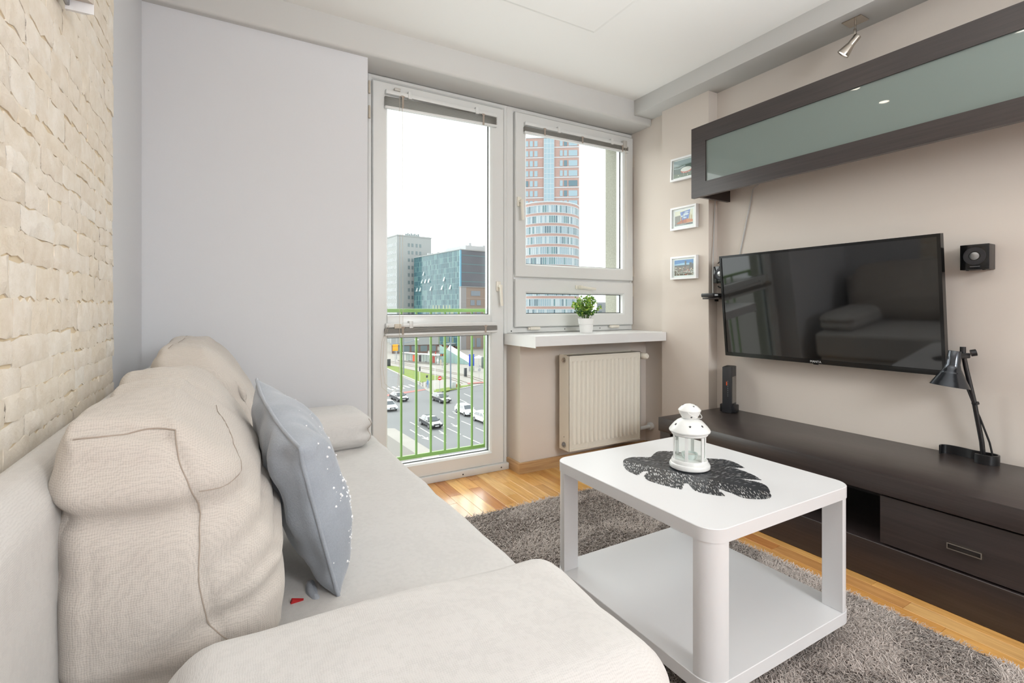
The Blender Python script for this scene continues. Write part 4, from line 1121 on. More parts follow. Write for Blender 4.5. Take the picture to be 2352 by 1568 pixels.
# ceiling spotlight on the soffit --------------------------------------------------------
sp = thing('spotlight', 'brushed nickel spotlight on the ceiling soffit', 'spotlight', (2.612, 1.222, 2.4345))
part('ceiling_plate', MB().bbox(-.038, .040, -.042, .043, -.005, 0, .001, 1), M['chrome'], sp)
part('arm', MB().cyl((0, 0, -.005), (0, 0, -.050), .0045, n=12).bbox(-.007, .005, -.006, .006, -.085, -.040, .003), M['chrome'], sp)
axs = Vector((-.16, .52, -.62)).normalized(); st = Vector((.006, -.010, -.074)); ux = axs.orthogonal().normalized()
hdm = part('lamp_head', MB().lathe([(0, 0), (.015, 0), (.0165, .003), (.0165, .044), (.017, .046), (.019, .052), (.026, .080), (.0285, .092), (.0285, .095), (.025, .094), (.018, .07), (0, .065)], 28, M=basis(st, ux, axs.cross(ux), axs)), M['chrome'], sp)
part('bulb', MB().lathe([(0, .088), (.0245, .088), (.0245, .0905), (0, .0915)], 24, M=basis(st, ux, axs.cross(ux), axs)), emit('halogen_face', (255, 250, 240), 1.6), hdm, 'lit halogen face')
# wall sconce on the stones at the top left edge
sc = thing('wall_sconce', 'grey and white metal wall lamp high on the stone cladding', 'lamp', (-.3165, 1.40, 1.70))
part('backplate', MB().bbox(.0, .008, -.04, .035, .02, .22, .002), M['steel'], sc)
part('shade', MB().prism([(.008, -.045), (.05, .03), (.008, .03)], .035, .2), mat('sconce_metal', (196, 186, 176), .4, .3), sc)
part('diffuser', MB().prism([(.0, .031), (.05, .031), (.034, .040), (0, .040)], .012, .21), mat('sconce_white', (238, 240, 244), .4), sc)
# recessed downlights in the ceiling
dm = emit('downlight_lamp', (255, 240, 220), 40.0)
dsrc = None
for k, (x, y, lab) in enumerate(((1.15, 1.715, 'recessed ceiling downlight over the coffee table'), (.73, 1.72, 'recessed ceiling downlight over the sofa seat by the window'), (1.155, .91, 'recessed ceiling downlight over the near table edge'), (.73, .91, 'recessed ceiling downlight over the middle of the sofa seat'),
        (1.155, .11, 'recessed ceiling downlight over the rug near the camera'), (.73, .11, 'recessed ceiling downlight over the near sofa end'), (1.155, -.69, 'recessed ceiling downlight behind the camera, far from the sofa'), (.73, -.69, 'recessed ceiling downlight behind the camera, by the sofa side'))):
    t = thing('downlight', lab, 'ceiling light', (x, y, 2.5345 if y > -.2 else 2.5395), group='recessed ceiling downlights')
    part('trim_ring', MB().lathe([(.030, .002), (.031, -.004), (.038, -.004), (.041, 0)], 28), M['steel'], t)
    part('lamp', MB().lathe([(0, -.001), (.030, -.001)], 24), dm, t, 'glowing lamp')
    l = bpy.data.lights.new('downlight_beam', 'AREA'); l.shape = 'DISK'; l.size = .056; l.energy = 0.35; l.color = (.97, .975, 1.0); l.spread = R(140)
    o = link('downlight_beam', l, t); o.location = (0, 0, -.006)
# ================================================================== THE STREET OUTSIDE
G0 = -15.0
def ground(name, pts, z, key, m, th=.02):
    return S(name, MB().prism(pts, G0+z-th, G0+z), m, 0)
asphalt = mat('pale_asphalt', (108, 110, 111), .9, var=.05, vscale=.3)
paving = mat('pale_paving', (142, 139, 133), .9, var=.05, vscale=.5)
grass = mat('lawn_grass', (104, 120, 50), .95, var=.16, vscale=.8)
redp = mat('red_cycle_path', (150, 100, 94), .9)
paint = mat('road_paint', (176, 176, 172), .8)
railm = mat('tram_rail', (98, 82, 66), .6)
S('ground', MB().box(-120, 260, 30, 520, G0-1, G0-.03), paving)
S('road', MB().prism([(14, 38), (60, 38), (60, 88), (45.4, 92.9), (40.4, 90.6), (33.1, 86.1), (33.1, 89), (34.3, 99.3), (35.7, 127.2), (36.2, 200), (14, 200)], G0-.05, G0), asphalt)
S('pavement_near', MB().prism([(4, 36), (19.3, 36), (19.6, 50), (18.9, 64), (16.6, 65.4), (4, 66)], G0-.04, G0+.12), paving)
S('pavement_building', MB().prism([(4, 36), (17.66, 36), (17.7, 49.3), (17.1, 61), (15.8, 62.5), (4, 63)], G0, G0+.14), mat('grey_forecourt', (116, 113, 108), .9))
LAWN1 = [(36.27, 143.86), (35.07, 139.09), (35.97, 128.67), (35.52, 116.19), (35.41, 103.09), (35.24, 100.47), (38.4, 102.97), (41.75, 102.69), (42.88, 105.48), (42.04, 109.58), (40.72, 119.28), (39.52, 131.42), (38.04, 136.07)]
LAWN2 = [(33.09, 86.75), (34.62, 90.75), (37.48, 91.71), (40.83, 92.52), (43.84, 92.56), (39.63, 89.81), (35.17, 86.74)]
for nm, P, lab in (('lawn', LAWN1, 'long strip of lawn beside the tram tracks'), ('lawn', LAWN2, 'small triangle of lawn at the crossing corner')):
    tag(MB().prism(P, G0-.02, G0+.10).build(nm, grass, None, 0), lab, 'lawn')
ISL = [(35.24, 100.47), (38.4, 102.97), (41.75, 102.69), (41.75, 94.13), (40.83, 92.52), (34.62, 90.75), (33.09, 86.75), (32.97, 87.41), (33.18, 91.58)]
ground('pavement_island', ISL, .06, 0, paving, .08)
ground('cycle_path', [(23.98, 90.0), (23.47, 88.09), (24.73, 88.46), (28.04, 89.66), (33.18, 91.58), (33.4, 92.74), (28.59, 91.42)], .03, 0, redp)
ground('cycle_path_far', [(43.89, 95.49), (43.38, 93.92), (48.74, 93.47), (49.68, 95.27), (47.43, 95.38)], .08, 0, redp)
rm = struct(link('road_markings', None))
for k, ((x0, y0), (x1, y1)) in enumerate([((27.32, 97.56), (27.73, 94.08)), ((28.73, 98.78), (28.7, 94.8)), ((29.99, 98.75), (30.09, 95.3)), ((31.1, 98.82), (31.36, 95.9)), ((32.43, 99.49), (32.57, 96.58)), ((26.0, 97.6), (26.2, 94.0)), ((24.8, 97.0), (25.0, 93.2))]):
    part('crossing_stripe', MB().prism([(x0-.25, y0), (x0+.25, y0), (x1+.25, y1), (x1-.25, y1)], G0+.005, G0+.02), paint, rm)
for (x0, y0), (x1, y1) in [((21.94, 66.9), (22.12, 63.64)), ((22.06, 63.08), (22.12, 58.81)), ((22.13, 58.01), (22.25, 54.41)), ((20.58, 62.75), (20.7, 58.84)), ((28.32, 71.2), (28.18, 68.95)), ((28.12, 67.87), (28.29, 65.97)), ((25.22, 63.41), (25.22, 61.86)), ((25.14, 61.01), (25.37, 57.2)), ((25.35, 56.42), (25.67, 52.2)), ((28.45, 63.82), (28.65, 60.5)), ((28.53, 59.35), (28.66, 55.96)), ((31.9, 60), (31.9, 56)), ((35.0, 80), (34.8, 76)), ((38, 84), (37.8, 80)), ((38.5, 76), (38.4, 72))]:
    part('lane_dash', MB().prism([(x0-.09, y0), (x0+.09, y0), (x1+.09, y1), (x1-.09, y1)], G0+.005, G0+.02), paint, rm)
def arrow(x, y, s=1.0):
    part('lane_arrow', MB().prism([(x-.08, y), (x+.08, y), (x+.08, y-1.4*s), (x+.45, y-1.2*s), (x, y-2.6*s), (x-.45, y-1.2*s), (x-.08, y-1.4*s)], G0+.005, G0+.02), paint, rm)
for p in ((23.7, 60.4), (20.9, 59.2), (26.6, 63.2), (29.9, 70.4)): arrow(*p)
S('kerb_line', MB().prism([(35.2, 100.3), (35.42, 100.3), (35.7, 116), (36.15, 128.6), (35.5, 139), (35.25, 139), (35.8, 128.6), (35.4, 116)], G0, G0+.13)
  .prism([(33.0, 86.0), (40.5, 89.6), (45.4, 92.0), (45.4, 92.3), (40.4, 90.0), (35.1, 86.9), (33.1, 86.8)], G0, G0+.13), paint, 0)
tt = struct(link('tram_tracks', None))
for P in ([(41.58, 148.74), (46.71, 121.75), (49.2, 106), (49.0, 94)], [(40.49, 144.83), (45.65, 118.99), (48.08, 106), (47.57, 94)], [(38.47, 137.61), (41.96, 115.83), (44.3, 104), (44.2, 95.5)], [(37.69, 134.81), (41.06, 113.35), (43.2, 103.5), (43.0, 96)]):
    pl = [(x-.10, y) for x, y in P]+[(x+.10, y) for x, y in P[::-1]]
    part('rail', MB().prism(pl, G0-.01, G0+.03), railm, tt)
# cars ----------------------------------------------------------------
wheelm = mat('tyre', (40, 40, 42), .6); rimm = mat('wheel_rim', (176, 178, 180), .3, .7); winm = mat('car_glass', (70, 78, 84), .08, spec=.8)
lampm = mat('head_lamp', (232, 236, 238), .15); platem = mat('number_plate', (240, 240, 240), .5); darkm = mat('car_grille', (34, 35, 38), .4)
def car(label, x, y, rz, paintm, hatch=False, s=1.0):
    t = thing('car', label, 'car', (x, y, G0+.01), rz, 'cars crossing the junction'); t.scale = (s, s, s)
    # front looks along -y
    lo = [(-2.22, .30), (-2.26, .52), (-2.18, .70), (-1.25, .88), (1.95, .92), (2.18, .86), (2.22, .45), (2.15, .28)]
    hi = [(-1.25, .87), (-.45, 1.40), (.55, 1.46), (1.35, 1.36), (1.92, .91)] if not hatch else [(-1.25, .87), (-.40, 1.44), (.75, 1.50), (1.75, 1.38), (2.12, .91)]
    def loft(prof, w0, w1, z0, z1, dz=0):
        n = len(prof); b = MB(); vs = []
        for sgn in (-1, 1):
            for (py, pz) in prof:
                k = (pz-z0)/(z1-z0); vs.append((sgn*(w0+(w1-w0)*max(0, min(1, k))), py, pz))
        return b.add(vs, [tuple(range(n))[::-1], tuple(range(n, 2*n))]+[(i, (i+1) % n, n+(i+1) % n, n+i) for i in range(n)])
    def bev(o, w):
        m = o.modifiers.new('bevel', 'BEVEL'); m.width = w; m.segments = 3; m.limit_method = 'ANGLE'; m.angle_limit = R(25); return o
    body = bev(part('body', loft(lo, .90, .86, .3, .9), paintm, t, smooth=50), .09)
    bev(part('cabin', loft(hi, .80, .60, .9, 1.45), paintm, t, smooth=50), .07)
    def q(pts): return MB().add(pts, [tuple(range(len(pts)))])
    f0, f1 = hi[0], hi[1]; r1, r0 = hi[-2], hi[-1]
    def onl(a, b, k): return (a[0]+(b[0]-a[0])*k, a[1]+(b[1]-a[1])*k)
    nrm = .012
    a, c = onl(f0, f1, .10), onl(f0, f1, .92)
    part('windscreen', q([(-.70, a[0]-nrm, a[1]+nrm), (.70, a[0]-nrm, a[1]+nrm), (.54, c[0]-nrm, c[1]+nrm), (-.54, c[0]-nrm, c[1]+nrm)]), winm, t)
    a, c = onl(r0, r1, .12), onl(r0, r1, .9)
    part('rear_window', q([(-.68, a[0]+nrm, a[1]+nrm), (.68, a[0]+nrm, a[1]+nrm), (.55, c[0]+nrm, c[1]+nrm), (-.55, c[0]+nrm, c[1]+nrm)]), winm, t)
    for sg in (-1, 1):
        wz = lambda z: sg*(.80+(.60-.80)*(z-.9)/.55+.012)
        e = hi[-1][0]-.35
        part('side_window', MB().add([(wz(.93), -1.0, .93), (wz(.93), .15, .93), (wz(1.36), .15, 1.36), (wz(1.34), -.42, 1.34), (wz(.93), .22, .93), (wz(.93), e, .93), (wz(1.30), e-.45, 1.30), (wz(1.36), .22, 1.36)], [(0, 1, 2, 3), (4, 5, 6, 7)]), winm, t)
        for wy in (-1.38, 1.38):
            w_ = part('wheel', MB().cyl((sg*.68, wy, .31), (sg*.905, wy, .31), .315, n=20), wheelm, t)
            part('rim', MB().cyl((sg*.90, wy, .31), (sg*.915, wy, .31), .20, n=14), rimm, w_)
        part('headlight', MB().obox(basis((sg*.66, -2.19, .66), (1, sg*.3, 0), (0, 1, -.4), (0, .3, 1)), .34, .05, .12), lampm, t)
        part('mirror', MB().obox(Matrix.Translation((sg*.93, -.82, .98)), .16, .09, .11), paintm, t)
    part('grille', MB().box(-.42, .42, -2.275, -2.2, .40, .62), darkm, t)
    part('number_plate', MB().box(-.27, .27, -2.29, -2.27, .40, .51), platem, t)
    return t
pw = mat('white_car_paint', (232, 234, 236), .2, coat=.5); pb = mat('black_car_paint', (40, 42, 46), .18, coat=.6); pg = mat('charcoal_car_paint', (52, 54, 60), .2, coat=.6); ps = mat('silver_car_paint', (206, 210, 214), .25, .3, coat=.5)
car('black saloon car in the middle of the road, nearest the building', 23.65, 63.3, R(2), pb, s=.98)
car('white hatchback car driving in the lane right of the black saloon', 30.95, 67.9, R(1), pw, True)
car('charcoal estate car just leaving the junction corner by the no-entry sign', 31.4, 79.0, R(4), pg, True)
car('dark car with a light bonnet behind the white saloon at the left', 25.5, 83.9, R(6), pg)
car('white saloon car at the left edge beside the kerb pavement', 21.75, 77.2, R(2), ps)
car('white car partly cut off at the right by the door frame', 31.05, 61.7, R(4), pw, True)
# street furniture --------------------------------------------------------
bluegrey = mat('blue_grey_pole', (120, 134, 148), .5); greyp = mat('grey_pole', (168, 170, 172), .5); whitem = mat('white_metal_sign', (238, 238, 238), .4); redm = mat('red_sign', (206, 40, 44), .4); yel = mat('yellow_sign', (240, 170, 40), .5); charc = mat('charcoal_box', (66, 70, 74), .5)
def pole(name, label, cat, x, y, h, r=.12, m=None):
    t = thing(name, label, cat, (x, y, G0+.105)); part('post', MB().cyl((0, 0, 0), (0, 0, h), r, r*.7, 12), m or bluegrey, t); return t
p = pole('street_lamp', 'tall blue-grey lamp post between the lawn corner and the plaza', 'lamp post', 37.78, 89.99, 13.0, .15)
part('arm', MB().tube([(0, 0, 10.9), (-.6, 0, 11.2), (-1.0, 0, 11.2)], .06, 8), bluegrey, p); part('lamp_head', MB().lathe([(0, .16), (.25, .12), (.4, 0), (.3, -.08), (0, -.1)], 16, (-1.5, 0, 11.15)).cyl((-1.9, 0, 11.15), (-1.0, 0, 11.15), .14, n=10), whitem, p)
p = pole('street_lamp', 'blue-grey lamp post on the long lawn with a curved arm', 'lamp post', 36.33, 115.73, 10.4, .17)
part('arm', MB().tube([(0, 0, 7.5), (1.6, 0, 7.7), (2.9, 0, 8.1)], .07, 8).tube([(0, 0, 7.5), (-1.5, 0, 7.5), (-3.4, 0, 7.4)], .06, 8), bluegrey, p); part('lamp_head', MB().lathe([(0, .2), (.4, .1), (.55, 0), (.4, -.1), (0, -.15)], 16, (3.3, 0, 8.15)), whitem, p)
p = pole('tram_mast', 'grey tram mast behind the yellow sign', 'pole', 45.09, 150.64, 9.5, .16, greyp)
p = pole('direction_sign', 'yellow direction sign on a post by the tram stop', 'sign', 41.2, 139.0, 5.2, .08, greyp)
part('sign_board', MB().bbox(-.8, .8, -.12, -.05, 3.6, 4.7, .02).bbox(-.8, .8, -.12, -.05, 4.75, 5.5, .02), yel, p)
p = pole('no_entry_sign', 'round red no-entry sign on a pole at the small lawn', 'sign', 34.7, 88.0, 3.0, .055, greyp)
sg = part('disc', MB().cyl((0, -.06, 2.55), (0, -.09, 2.55), .40, n=28), redm, p); part('bar', MB().box(-.29, .29, -.1, -.09, 2.47, 2.63), whitem, sg)
p = pole('signal_post', 'slim white post left of the no-entry sign', 'pole', 34.3, 89.4, 4.6, .07, whitem)
part('arm', MB().tube([(0, 0, 4.5), (-1.0, .2, 4.75), (-2.6, .6, 4.8)], .05, 8), whitem, p)
p = pole('traffic_light', 'traffic light with a dark head on the long lawn', 'traffic light', 35.64, 102.07, 3.0, .05, whitem)
hd_ = part('signal_head', MB().bbox(-.14, .14, -.16, .05, 2.3, 3.2, .03), charc, p)
p = pole('traffic_light', 'traffic light with a dark head by the metro entrance', 'traffic light', 48.49, 119.88, 3.0, .05, greyp)
part('signal_head', MB().bbox(-.16, .16, -.16, .05, 1.2, 2.7, .03), charc, p)
p = pole('sign_post', 'low post with a small grey sign on the island', 'sign', 34.9, 95.6, 2.2, .04, greyp); part('plate', MB().bbox(-.2, .2, -.08, -.04, 1.7, 2.2, .01), charc, p)
p = pole('round_sign_post', 'round sign seen from behind near the far cycle path', 'sign', 47.0, 96.0, 3.2, .04, greyp); part('disc', MB().cyl((0, -.05, 2.5), (0, -.08, 2.5), .36, n=20).cyl((0, -.05, 3.3), (0, -.08, 3.3), .42, n=3), greyp, p)
for k in range(5):
    x0, y0 = 34.1+.42*k*.9, 97.6-k*1.5
    b_ = pole('bollard', 'short dark bollard, '+('farthest from the camera', 'second farthest', 'middle one', 'second nearest', 'nearest')[k]+' in the row along the island kerb', 'bollard', 33.75+.16*k, 98.3-1.35*k, .95, .05, charc); b_['group'] = 'bollards along the island kerb'
def simplebox(name, label, cat, x, y, w, d, h, m, rz=0, z=0.105):
    t = thing(name, label, cat, (x, y, G0+z), rz)
    part('body', MB().bbox(-w/2, w/2, -d/2, d/2, 0, h, .03), m, t); part('cap', MB().bbox(-w/2-.03, w/2+.03, -d/2-.03, d/2+.03, h, h+.05, .02), m, t); return t
simplebox('advert_pillar', 'dark upright information pillar on the white plaza', 'pillar', 47.59, 104.5, .62, .45, 1.9, charc)
simplebox('utility_cabinet', 'pale grey utility cabinet beside the tall lamp post', 'utility box', 38.55, 90.2, .75, .5, 1.2, mat('cabinet_grey', (186, 188, 186), .6))
simplebox('planter', 'low brown box right of the pale utility cabinet', 'planter', 39.94, 91.3, .75, .6, .55, mat('brown_box', (140, 104, 78), .8), z=.1)
simplebox('info_board', 'dark information board at the left by the tram tracks', 'board', 37.84, 133.73, .95, .3, 1.85, charc)
tot = simplebox('banner_totem', 'tall grey totem with blue banners beside the metro entrance', 'totem', 53.2, 113.1, .32, .3, 4.7, greyp)
for xx in (-.5, .5): part('banner', MB().bbox(xx-.26, xx+.26, -.06, .0, 1.2, 4.2, .01), mat('blue_banner', (64, 88, 190), .6), tot)
part('frame', MB().bbox(-.85, .85, -.05, .05, 4.7, 4.85, .02).bbox(-.78, .78, -.1, .1, 0, 1.2, .02), greyp, tot)
um = pole('parasol', 'white cafe parasol right of the banner totem', 'parasol', 59.77, 122.28, 2.7, .05, greyp); part('canopy', MB().lathe([(1.45, 2.15), (1.4, 2.2), (.6, 2.6), (.05, 2.85), (0, 2.86)], 8), whitem, um)
simplebox('kiosk', 'dark green kiosk box below the white parasol', 'kiosk', 58.9, 117.3, 1.3, 1.0, 2.8, mat('kiosk_green', (86, 96, 92), .6))
simplebox('departure_sign', 'orange-lit tram departure sign at the stop', 'sign', 49.14, 122.72, 1.2, .25, .6, charc, z=3.2)
for o in list(bpy.data.objects):
    if o.name.startswith('departure_sign'): part('digits', MB().box(-.5, -.25, -.135, -.125, .1, .5).box(.15, .4, -.135, -.125, .1, .5), mat('orange_led', (226, 106, 44), .5), o); part('post', MB().cyl((0, 0, -3.2), (0, 0, 0), .06), greyp, o)
# tram shelters
shg = glass_mat('shelter_glass', (.80, .86, .86, 1), 1.0)
def shelter(label, a, b, posters):
    a = Vector(a); b = Vector(b); d = b-a; Ln = d.length; ang = math.atan2(d.y, d.x)
    t = thing('tram_shelter', label, 'shelter', (a.x, a.y, G0+.05), ang, 'glass tram shelters')
    part('roof', MB().bbox(-.2, Ln+.2, -.9, .9, 2.5, 2.62, .03), whitem, t)
    n = max(3, int(Ln/1.3))
    for k in range(n+1): part('post', MB().box(Ln*k/n-.04, Ln*k/n+.04, .55, .63, 0, 2.5), greyp, t)
    for k in range(n): part('pane', MB().box(Ln*k/n+.06, Ln*(k+1)/n-.06, .58, .60, .25, 2.35), shg, t)
    for k, c in posters: part('poster', MB().box(Ln*k-.45, Ln*k+.45, -.5, -.42, .3, 2.2), mat('poster', c, .6), t)
    part('bench', MB().box(Ln*.25, Ln*.7, .15, .5, .4, .46).box(Ln*.3, Ln*.32, .2, .45, 0, .4).box(Ln*.64, Ln*.66, .2, .45, 0, .4), greyp, t)
shelter('glass tram shelter with an orange poster at the left of the stop', (45.67, 144.5), (47.5, 139.4), [(.92, (214, 92, 60))])
shelter('longer glass tram shelter in the middle of the stop', (48.2, 138.9), (51.7, 131.8), [(.12, (60, 54, 64)), (.8, (170, 80, 70))])
S('platform', MB().prism([(44.2, 146.5), (46.0, 147), (54.0, 130.5), (51.8, 128.6)], G0, G0+.22), paving, 0)
# people waiting (one continuous skinned body each)
def person_mesh():
    V = [(0, 0, .92), (0, 0, 1.18), (0, 0, 1.42), (0, 0, 1.53), (0, -.01, 1.62), (-.09, 0, .86), (-.10, .02, .48), (-.10, 0, .06), (.09, 0, .86), (.10, -.03, .48), (.10, .05, .06), (-.19, 0, 1.40), (-.24, 0, 1.12), (-.22, -.06, .88), (.19, 0, 1.40), (.24, 0, 1.12), (.22, -.06, .88), (-.10, -.16, .03), (.10, -.11, .03), (0, -.01, 1.72), (0, 0, 1.80)]
    E = [(0, 1), (1, 2), (2, 3), (3, 4), (0, 5), (5, 6), (6, 7), (0, 8), (8, 9), (9, 10), (2, 11), (11, 12), (12, 13), (2, 14), (14, 15), (15, 16), (7, 17), (10, 18), (4, 19), (19, 20)]
    rad = [.15, .14, .14, .055, .09, .095, .07, .05, .095, .07, .05, .065, .05, .04, .065, .05, .04, .035, .035, .115, .07]
    me = bpy.data.meshes.new('person'); me.from_pydata(V, E, []); o = bpy.data.objects.new('tmp', me); COL.objects.link(o)
    m = o.modifiers.new('skin', 'SKIN'); o.modifiers.new('sub', 'SUBSURF').levels = 1
    for v, r in zip(me.skin_vertices[0].data, rad): v.radius = (r, r*.8)
    me.skin_vertices[0].data[0].use_root = True
    out = bpy.data.meshes.new_from_object(o.evaluated_get(bpy.context.evaluated_depsgraph_get()))
    bpy.data.objects.remove(o)
    for p in out.polygons:
        z = p.center.z; p.use_smooth = True
        p.material_index = 3 if z > 1.745 or (z > 1.62 and p.center.y > .02) else (2 if z > 1.50 else (0 if z > .92 or abs(p.center.x) > .155 else 1))
    return out
pm = person_mesh(); skin = mat('skin', (214, 170, 146), .6); hairm = mat('dark_hair', (58, 46, 40), .8)
for k, (x, y, c1_, c2_, lab) in enumerate((
    (34.1, 92.9, (112, 146, 190), (52, 60, 80), 'person in a pale blue top standing behind the bollards'),
    (47.2, 138.2, (170, 200, 200), (60, 66, 84), 'person in a pale jacket beside the orange poster'),
    (50.9, 130.6, (240, 240, 236), (60, 60, 66), 'person in a white shirt in front of the longer shelter'),
    (49.6, 133.4, (70, 74, 80), (60, 62, 70), 'person in dark clothes in front of the longer shelter'),
    (44.8, 145.0, (90, 104, 130), (80, 84, 96), 'person in a blue-grey jacket at the left shelter'),
    (50.8, 128.0, (206, 190, 170), (100, 96, 96), 'person in a beige coat right of the longer shelter'),
    (58.5, 152.0, (196, 60, 54), (66, 66, 74), 'person in a red top on the far pavement by the glass building'),
    (57.3, 155.2, (230, 230, 232), (60, 66, 90), 'person in a white top on the far pavement'))):
    me = pm.copy(); me.materials.clear()
    for m_ in (mat('top_cloth', c1_, .8), mat('trousers', c2_, .8), skin, hairm): me.materials.append(m_)
    o = tag(link('person', me), lab, 'person', 'people at the tram stop'); o.location = (x, y, G0+.08 if k else G0+.07); o.rotation_euler = (0, 0, k*1.3)
# glass metro entrance
me_ = thing('metro_entrance', 'glass metro entrance with a slanted white roof slab', 'entrance', (57.0, 131.5, G0), 0)
# buildings ------------------------------------------------------------------
RB = R(7.5)
bw = mat('white_cladding', (160, 164, 164), .8, spec=.2); bwin = mat('building_window', (112, 128, 132), .15, spec=.6); roofm = mat('grey_roof', (176, 180, 182), .7)
def win_parts(root, src_mat, spots, name='window'):
    """spots: (centre xyz, sx, sy, sz) boxes sharing one recessed window mesh"""
    src = None
    for (cx, cy, cz, sx, sy, sz) in spots:
        if src is None:
            src = MB().box(-.5, .5, -.5, .5, -.5, .5).build(name, src_mat, root, 0); o = src
        else: o = inst(src, name, root, (0, 0, 0))
        o.location = (cx, cy, cz); o.scale = (sx, sy, sz)
A = thing('office_tower', 'white office tower with rows of small square windows', 'building', (65.4, 217.8, G0), RB); A.scale = (1.03, 1.03, 1.02)
HA = 32.85-G0
part('wall', MB().box(0, 16.7, 0, 30, 0, HA), bw, A)
part('parapet', MB().box(-.15, 16.85, -.15, 30.15, HA, HA+.5), bw, A)
rows = [29.05+(-3.365)*k-G0 for k in range(13)]
win_parts(A, bwin, [((a+b)/2, -.02, z, b-a, .12, 1.55) for z in rows for (a, b) in ((5.15, 6.06), (6.87, 7.79), (8.95, 9.83), (10.77, 11.64))])
b = MB()
for z in rows:
    for k in range(20): y = 1.0+1.5*k; b.box(-.06, .05, y, y+.62, z-.72, z+.72)
part('window_rows', b, bwin, A, 'narrow dark windows in rows on the side', 'stuff', 0)
b = MB()
for k in range(8): b.box(4.2+k*.85, 4.2+k*.85+.6, .4, .6, HA+.5, HA+1.3+.3*(k % 2))
part('roof_sign_frame', b.box(4, 11, .45, .55, HA+.6, HA+.75), mat('antenna_grey', (120, 134, 136), .6), A)
teal = mat('teal_curtain_glass', (112, 164, 172), .06, spec=.7, var=.12, vscale=.12); teal2 = mat('grey_reflecting_glass', (104, 112, 120), .08, spec=.4, var=.10, vscale=.1); mull = mat('pale_mullion', (96, 132, 138), .4)
tealp = [mat('teal_pane_a', (62, 100, 108), .12, spec=.15), mat('teal_pane_b', (48, 86, 96), .12, spec=.15), mat('teal_pane_c', (84, 120, 122), .12, spec=.15), mat('teal_pane_d', (112, 124, 96), .08, spec=.3)]
B = thing('glass_office', 'teal glass office block with a sharp corner', 'building', (77.34, 174.7, G0), RB)
HB = 23.6-G0; OV = -13.9-G0
part('core', MB().box(.3, 22, .3, 39.5, 1, HB-.3), teal2, B)
rz_ = [HB-.05-2.13*k for k in range(18)]; rz_ = [z for z in rz_ if z > OV]+[OV]
b = MB(); r = random.Random(2); mi = []
ny = 32
for k in range(len(rz_)-1):
    for j in range(ny):
        y0, y1 = 39.8*j/ny, 39.8*(j+1)/ny
        if k > 9 and 3 < j < 20 and r.random() < .45: q = 3
        else: q = r.choices((0, 1, 2), (5, 3, 2 if k < 8 else 4))[0]
        b.add([(0, y0+.05, rz_[k+1]+.05), (0, y1-.05, rz_[k+1]+.05), (0, y1-.05, rz_[k]-.05), (0, y0+.05, rz_[k]-.05)], [(0, 1, 2, 3)], q)
part('glass_panes', b, tealp, B, 'teal panes of the long side', 'stuff', 0)
b = MB()
for z in rz_: b.box(-.04, .1, 0, 39.8, z-.05, z+.05)
for j in range(ny+1): y = 39.8*j/ny; b.box(-.03, .1, y-.05, y+.05, OV, HB)
part('mullions', b, mull, B, kind='stuff', smooth=0)
b = MB(); zz = [21.66, 18.2, 14.93, 11.38, 8.0, 4.6, 1.2, -2.2, -5.6, -9, -12.4]
part('side_glazing', MB().box(.4, 22, -.02, .2, OV, HB), teal2, B, 'greyish glass of the narrow side')
for z in zz: part('side_band', MB().box(.4, 22, -.06, 0, z-G0-.14, z-G0+.14), mull, B)
part('corner_strip', MB().box(-.1, .5, -.1, .35, OV, HB), mat('blue_corner_glass', (96, 160, 190), .1, spec=.6), B)
part('roof_edge', MB().box(-.25, 22.2, -.25, 40, HB, HB+.35), bw, B)
part('roof_plant', MB().box(5, 20, 4, 20, HB+.35, HB+2.6), roofm, B)
b = MB()
for (x, y, s_) in ((2.5, 30.5, 1.2), (2.2, 26.8, .9), (3, 23, 1.0), (2, 15, .6)): b.cyl((x, y, HB+.35), (x, y, HB+.35+s_), s_*.6, n=10)
part('roof_vents', b.box(8, 9, 6, 7, HB+2.6, HB+4).box(14, 17, 5, 7, HB+2.6, HB+3.3), roofm, B)
opm = mat('open_pane', (190, 200, 200), .1)
for (y, z) in ((30.36, 16.06), (31.78, 12.72), (28.59, 12.68), (25.43, 12.75), (12.33, 12.84), (36.72, 9.24), (23.65, 9.35), (13.97, 9.43), (7.37, 9.4), (33.5, 9.24)):
    part('open_window', MB().add([(-.02, y-.5, z-G0+.85), (-.02, y+.2, z-G0+.85), (-.55, y+.5, z-G0-.85), (-.55, y-.5, z-G0-.85)], [(0, 1, 2, 3)]).add([(0, y-.5, z-G0+.85), (-.55, y-.5, z-G0-.85), (0, y-.5, z-G0-.85)], [(0, 1, 2)]), opm, B, 'tilted open window')
gf = mat('brown_ground_floor', (122, 100, 92), .8); brk = mat('red_brown_brick', (150, 112, 98), .85)
part('ground_floor', MB().box(.8, 20, 1.2, 39, 0, 1.1), gf, B)
part('lobby', MB().box(2.5, 20, 3, 38, 0, OV), gf, B)
for j in range(9): part('column', MB().box(.3, 1.3, 1+4.6*j, 2.0+4.6*j, 0, OV), brk, B)
part('entrance_canopy', MB().box(-3, .5, 3.2, 7.0, 5.0-3.2, 5.0-2.9), bw, B)
Cb = thing('stone_office', 'beige stone building with a grey corner strip', 'building', (76.9, 173.0, G0), RB); Cb.scale = (1.07, 1.0, 1.022)
HC = 8.6-G0; stonem = mat('beige_stone', (150, 138, 128), .85); greym = mat('grey_panel', (150, 152, 154), .6)
part('wall', MB().box(2.2, 30, 0, 1.35, 0, HC).box(22.5, 30, 1.35, 16, 0, HC), stonem, Cb)
part('corner_strip', MB().box(0, 2.2, -.1, 1.35, 0, HC+.05), greym, Cb)
for z in (3.0, -1.2, -5.4, -9.6): part('joint', MB().box(0, 2.2, -.14, -.1, z-G0-.12, z-G0+.12), bw, Cb)
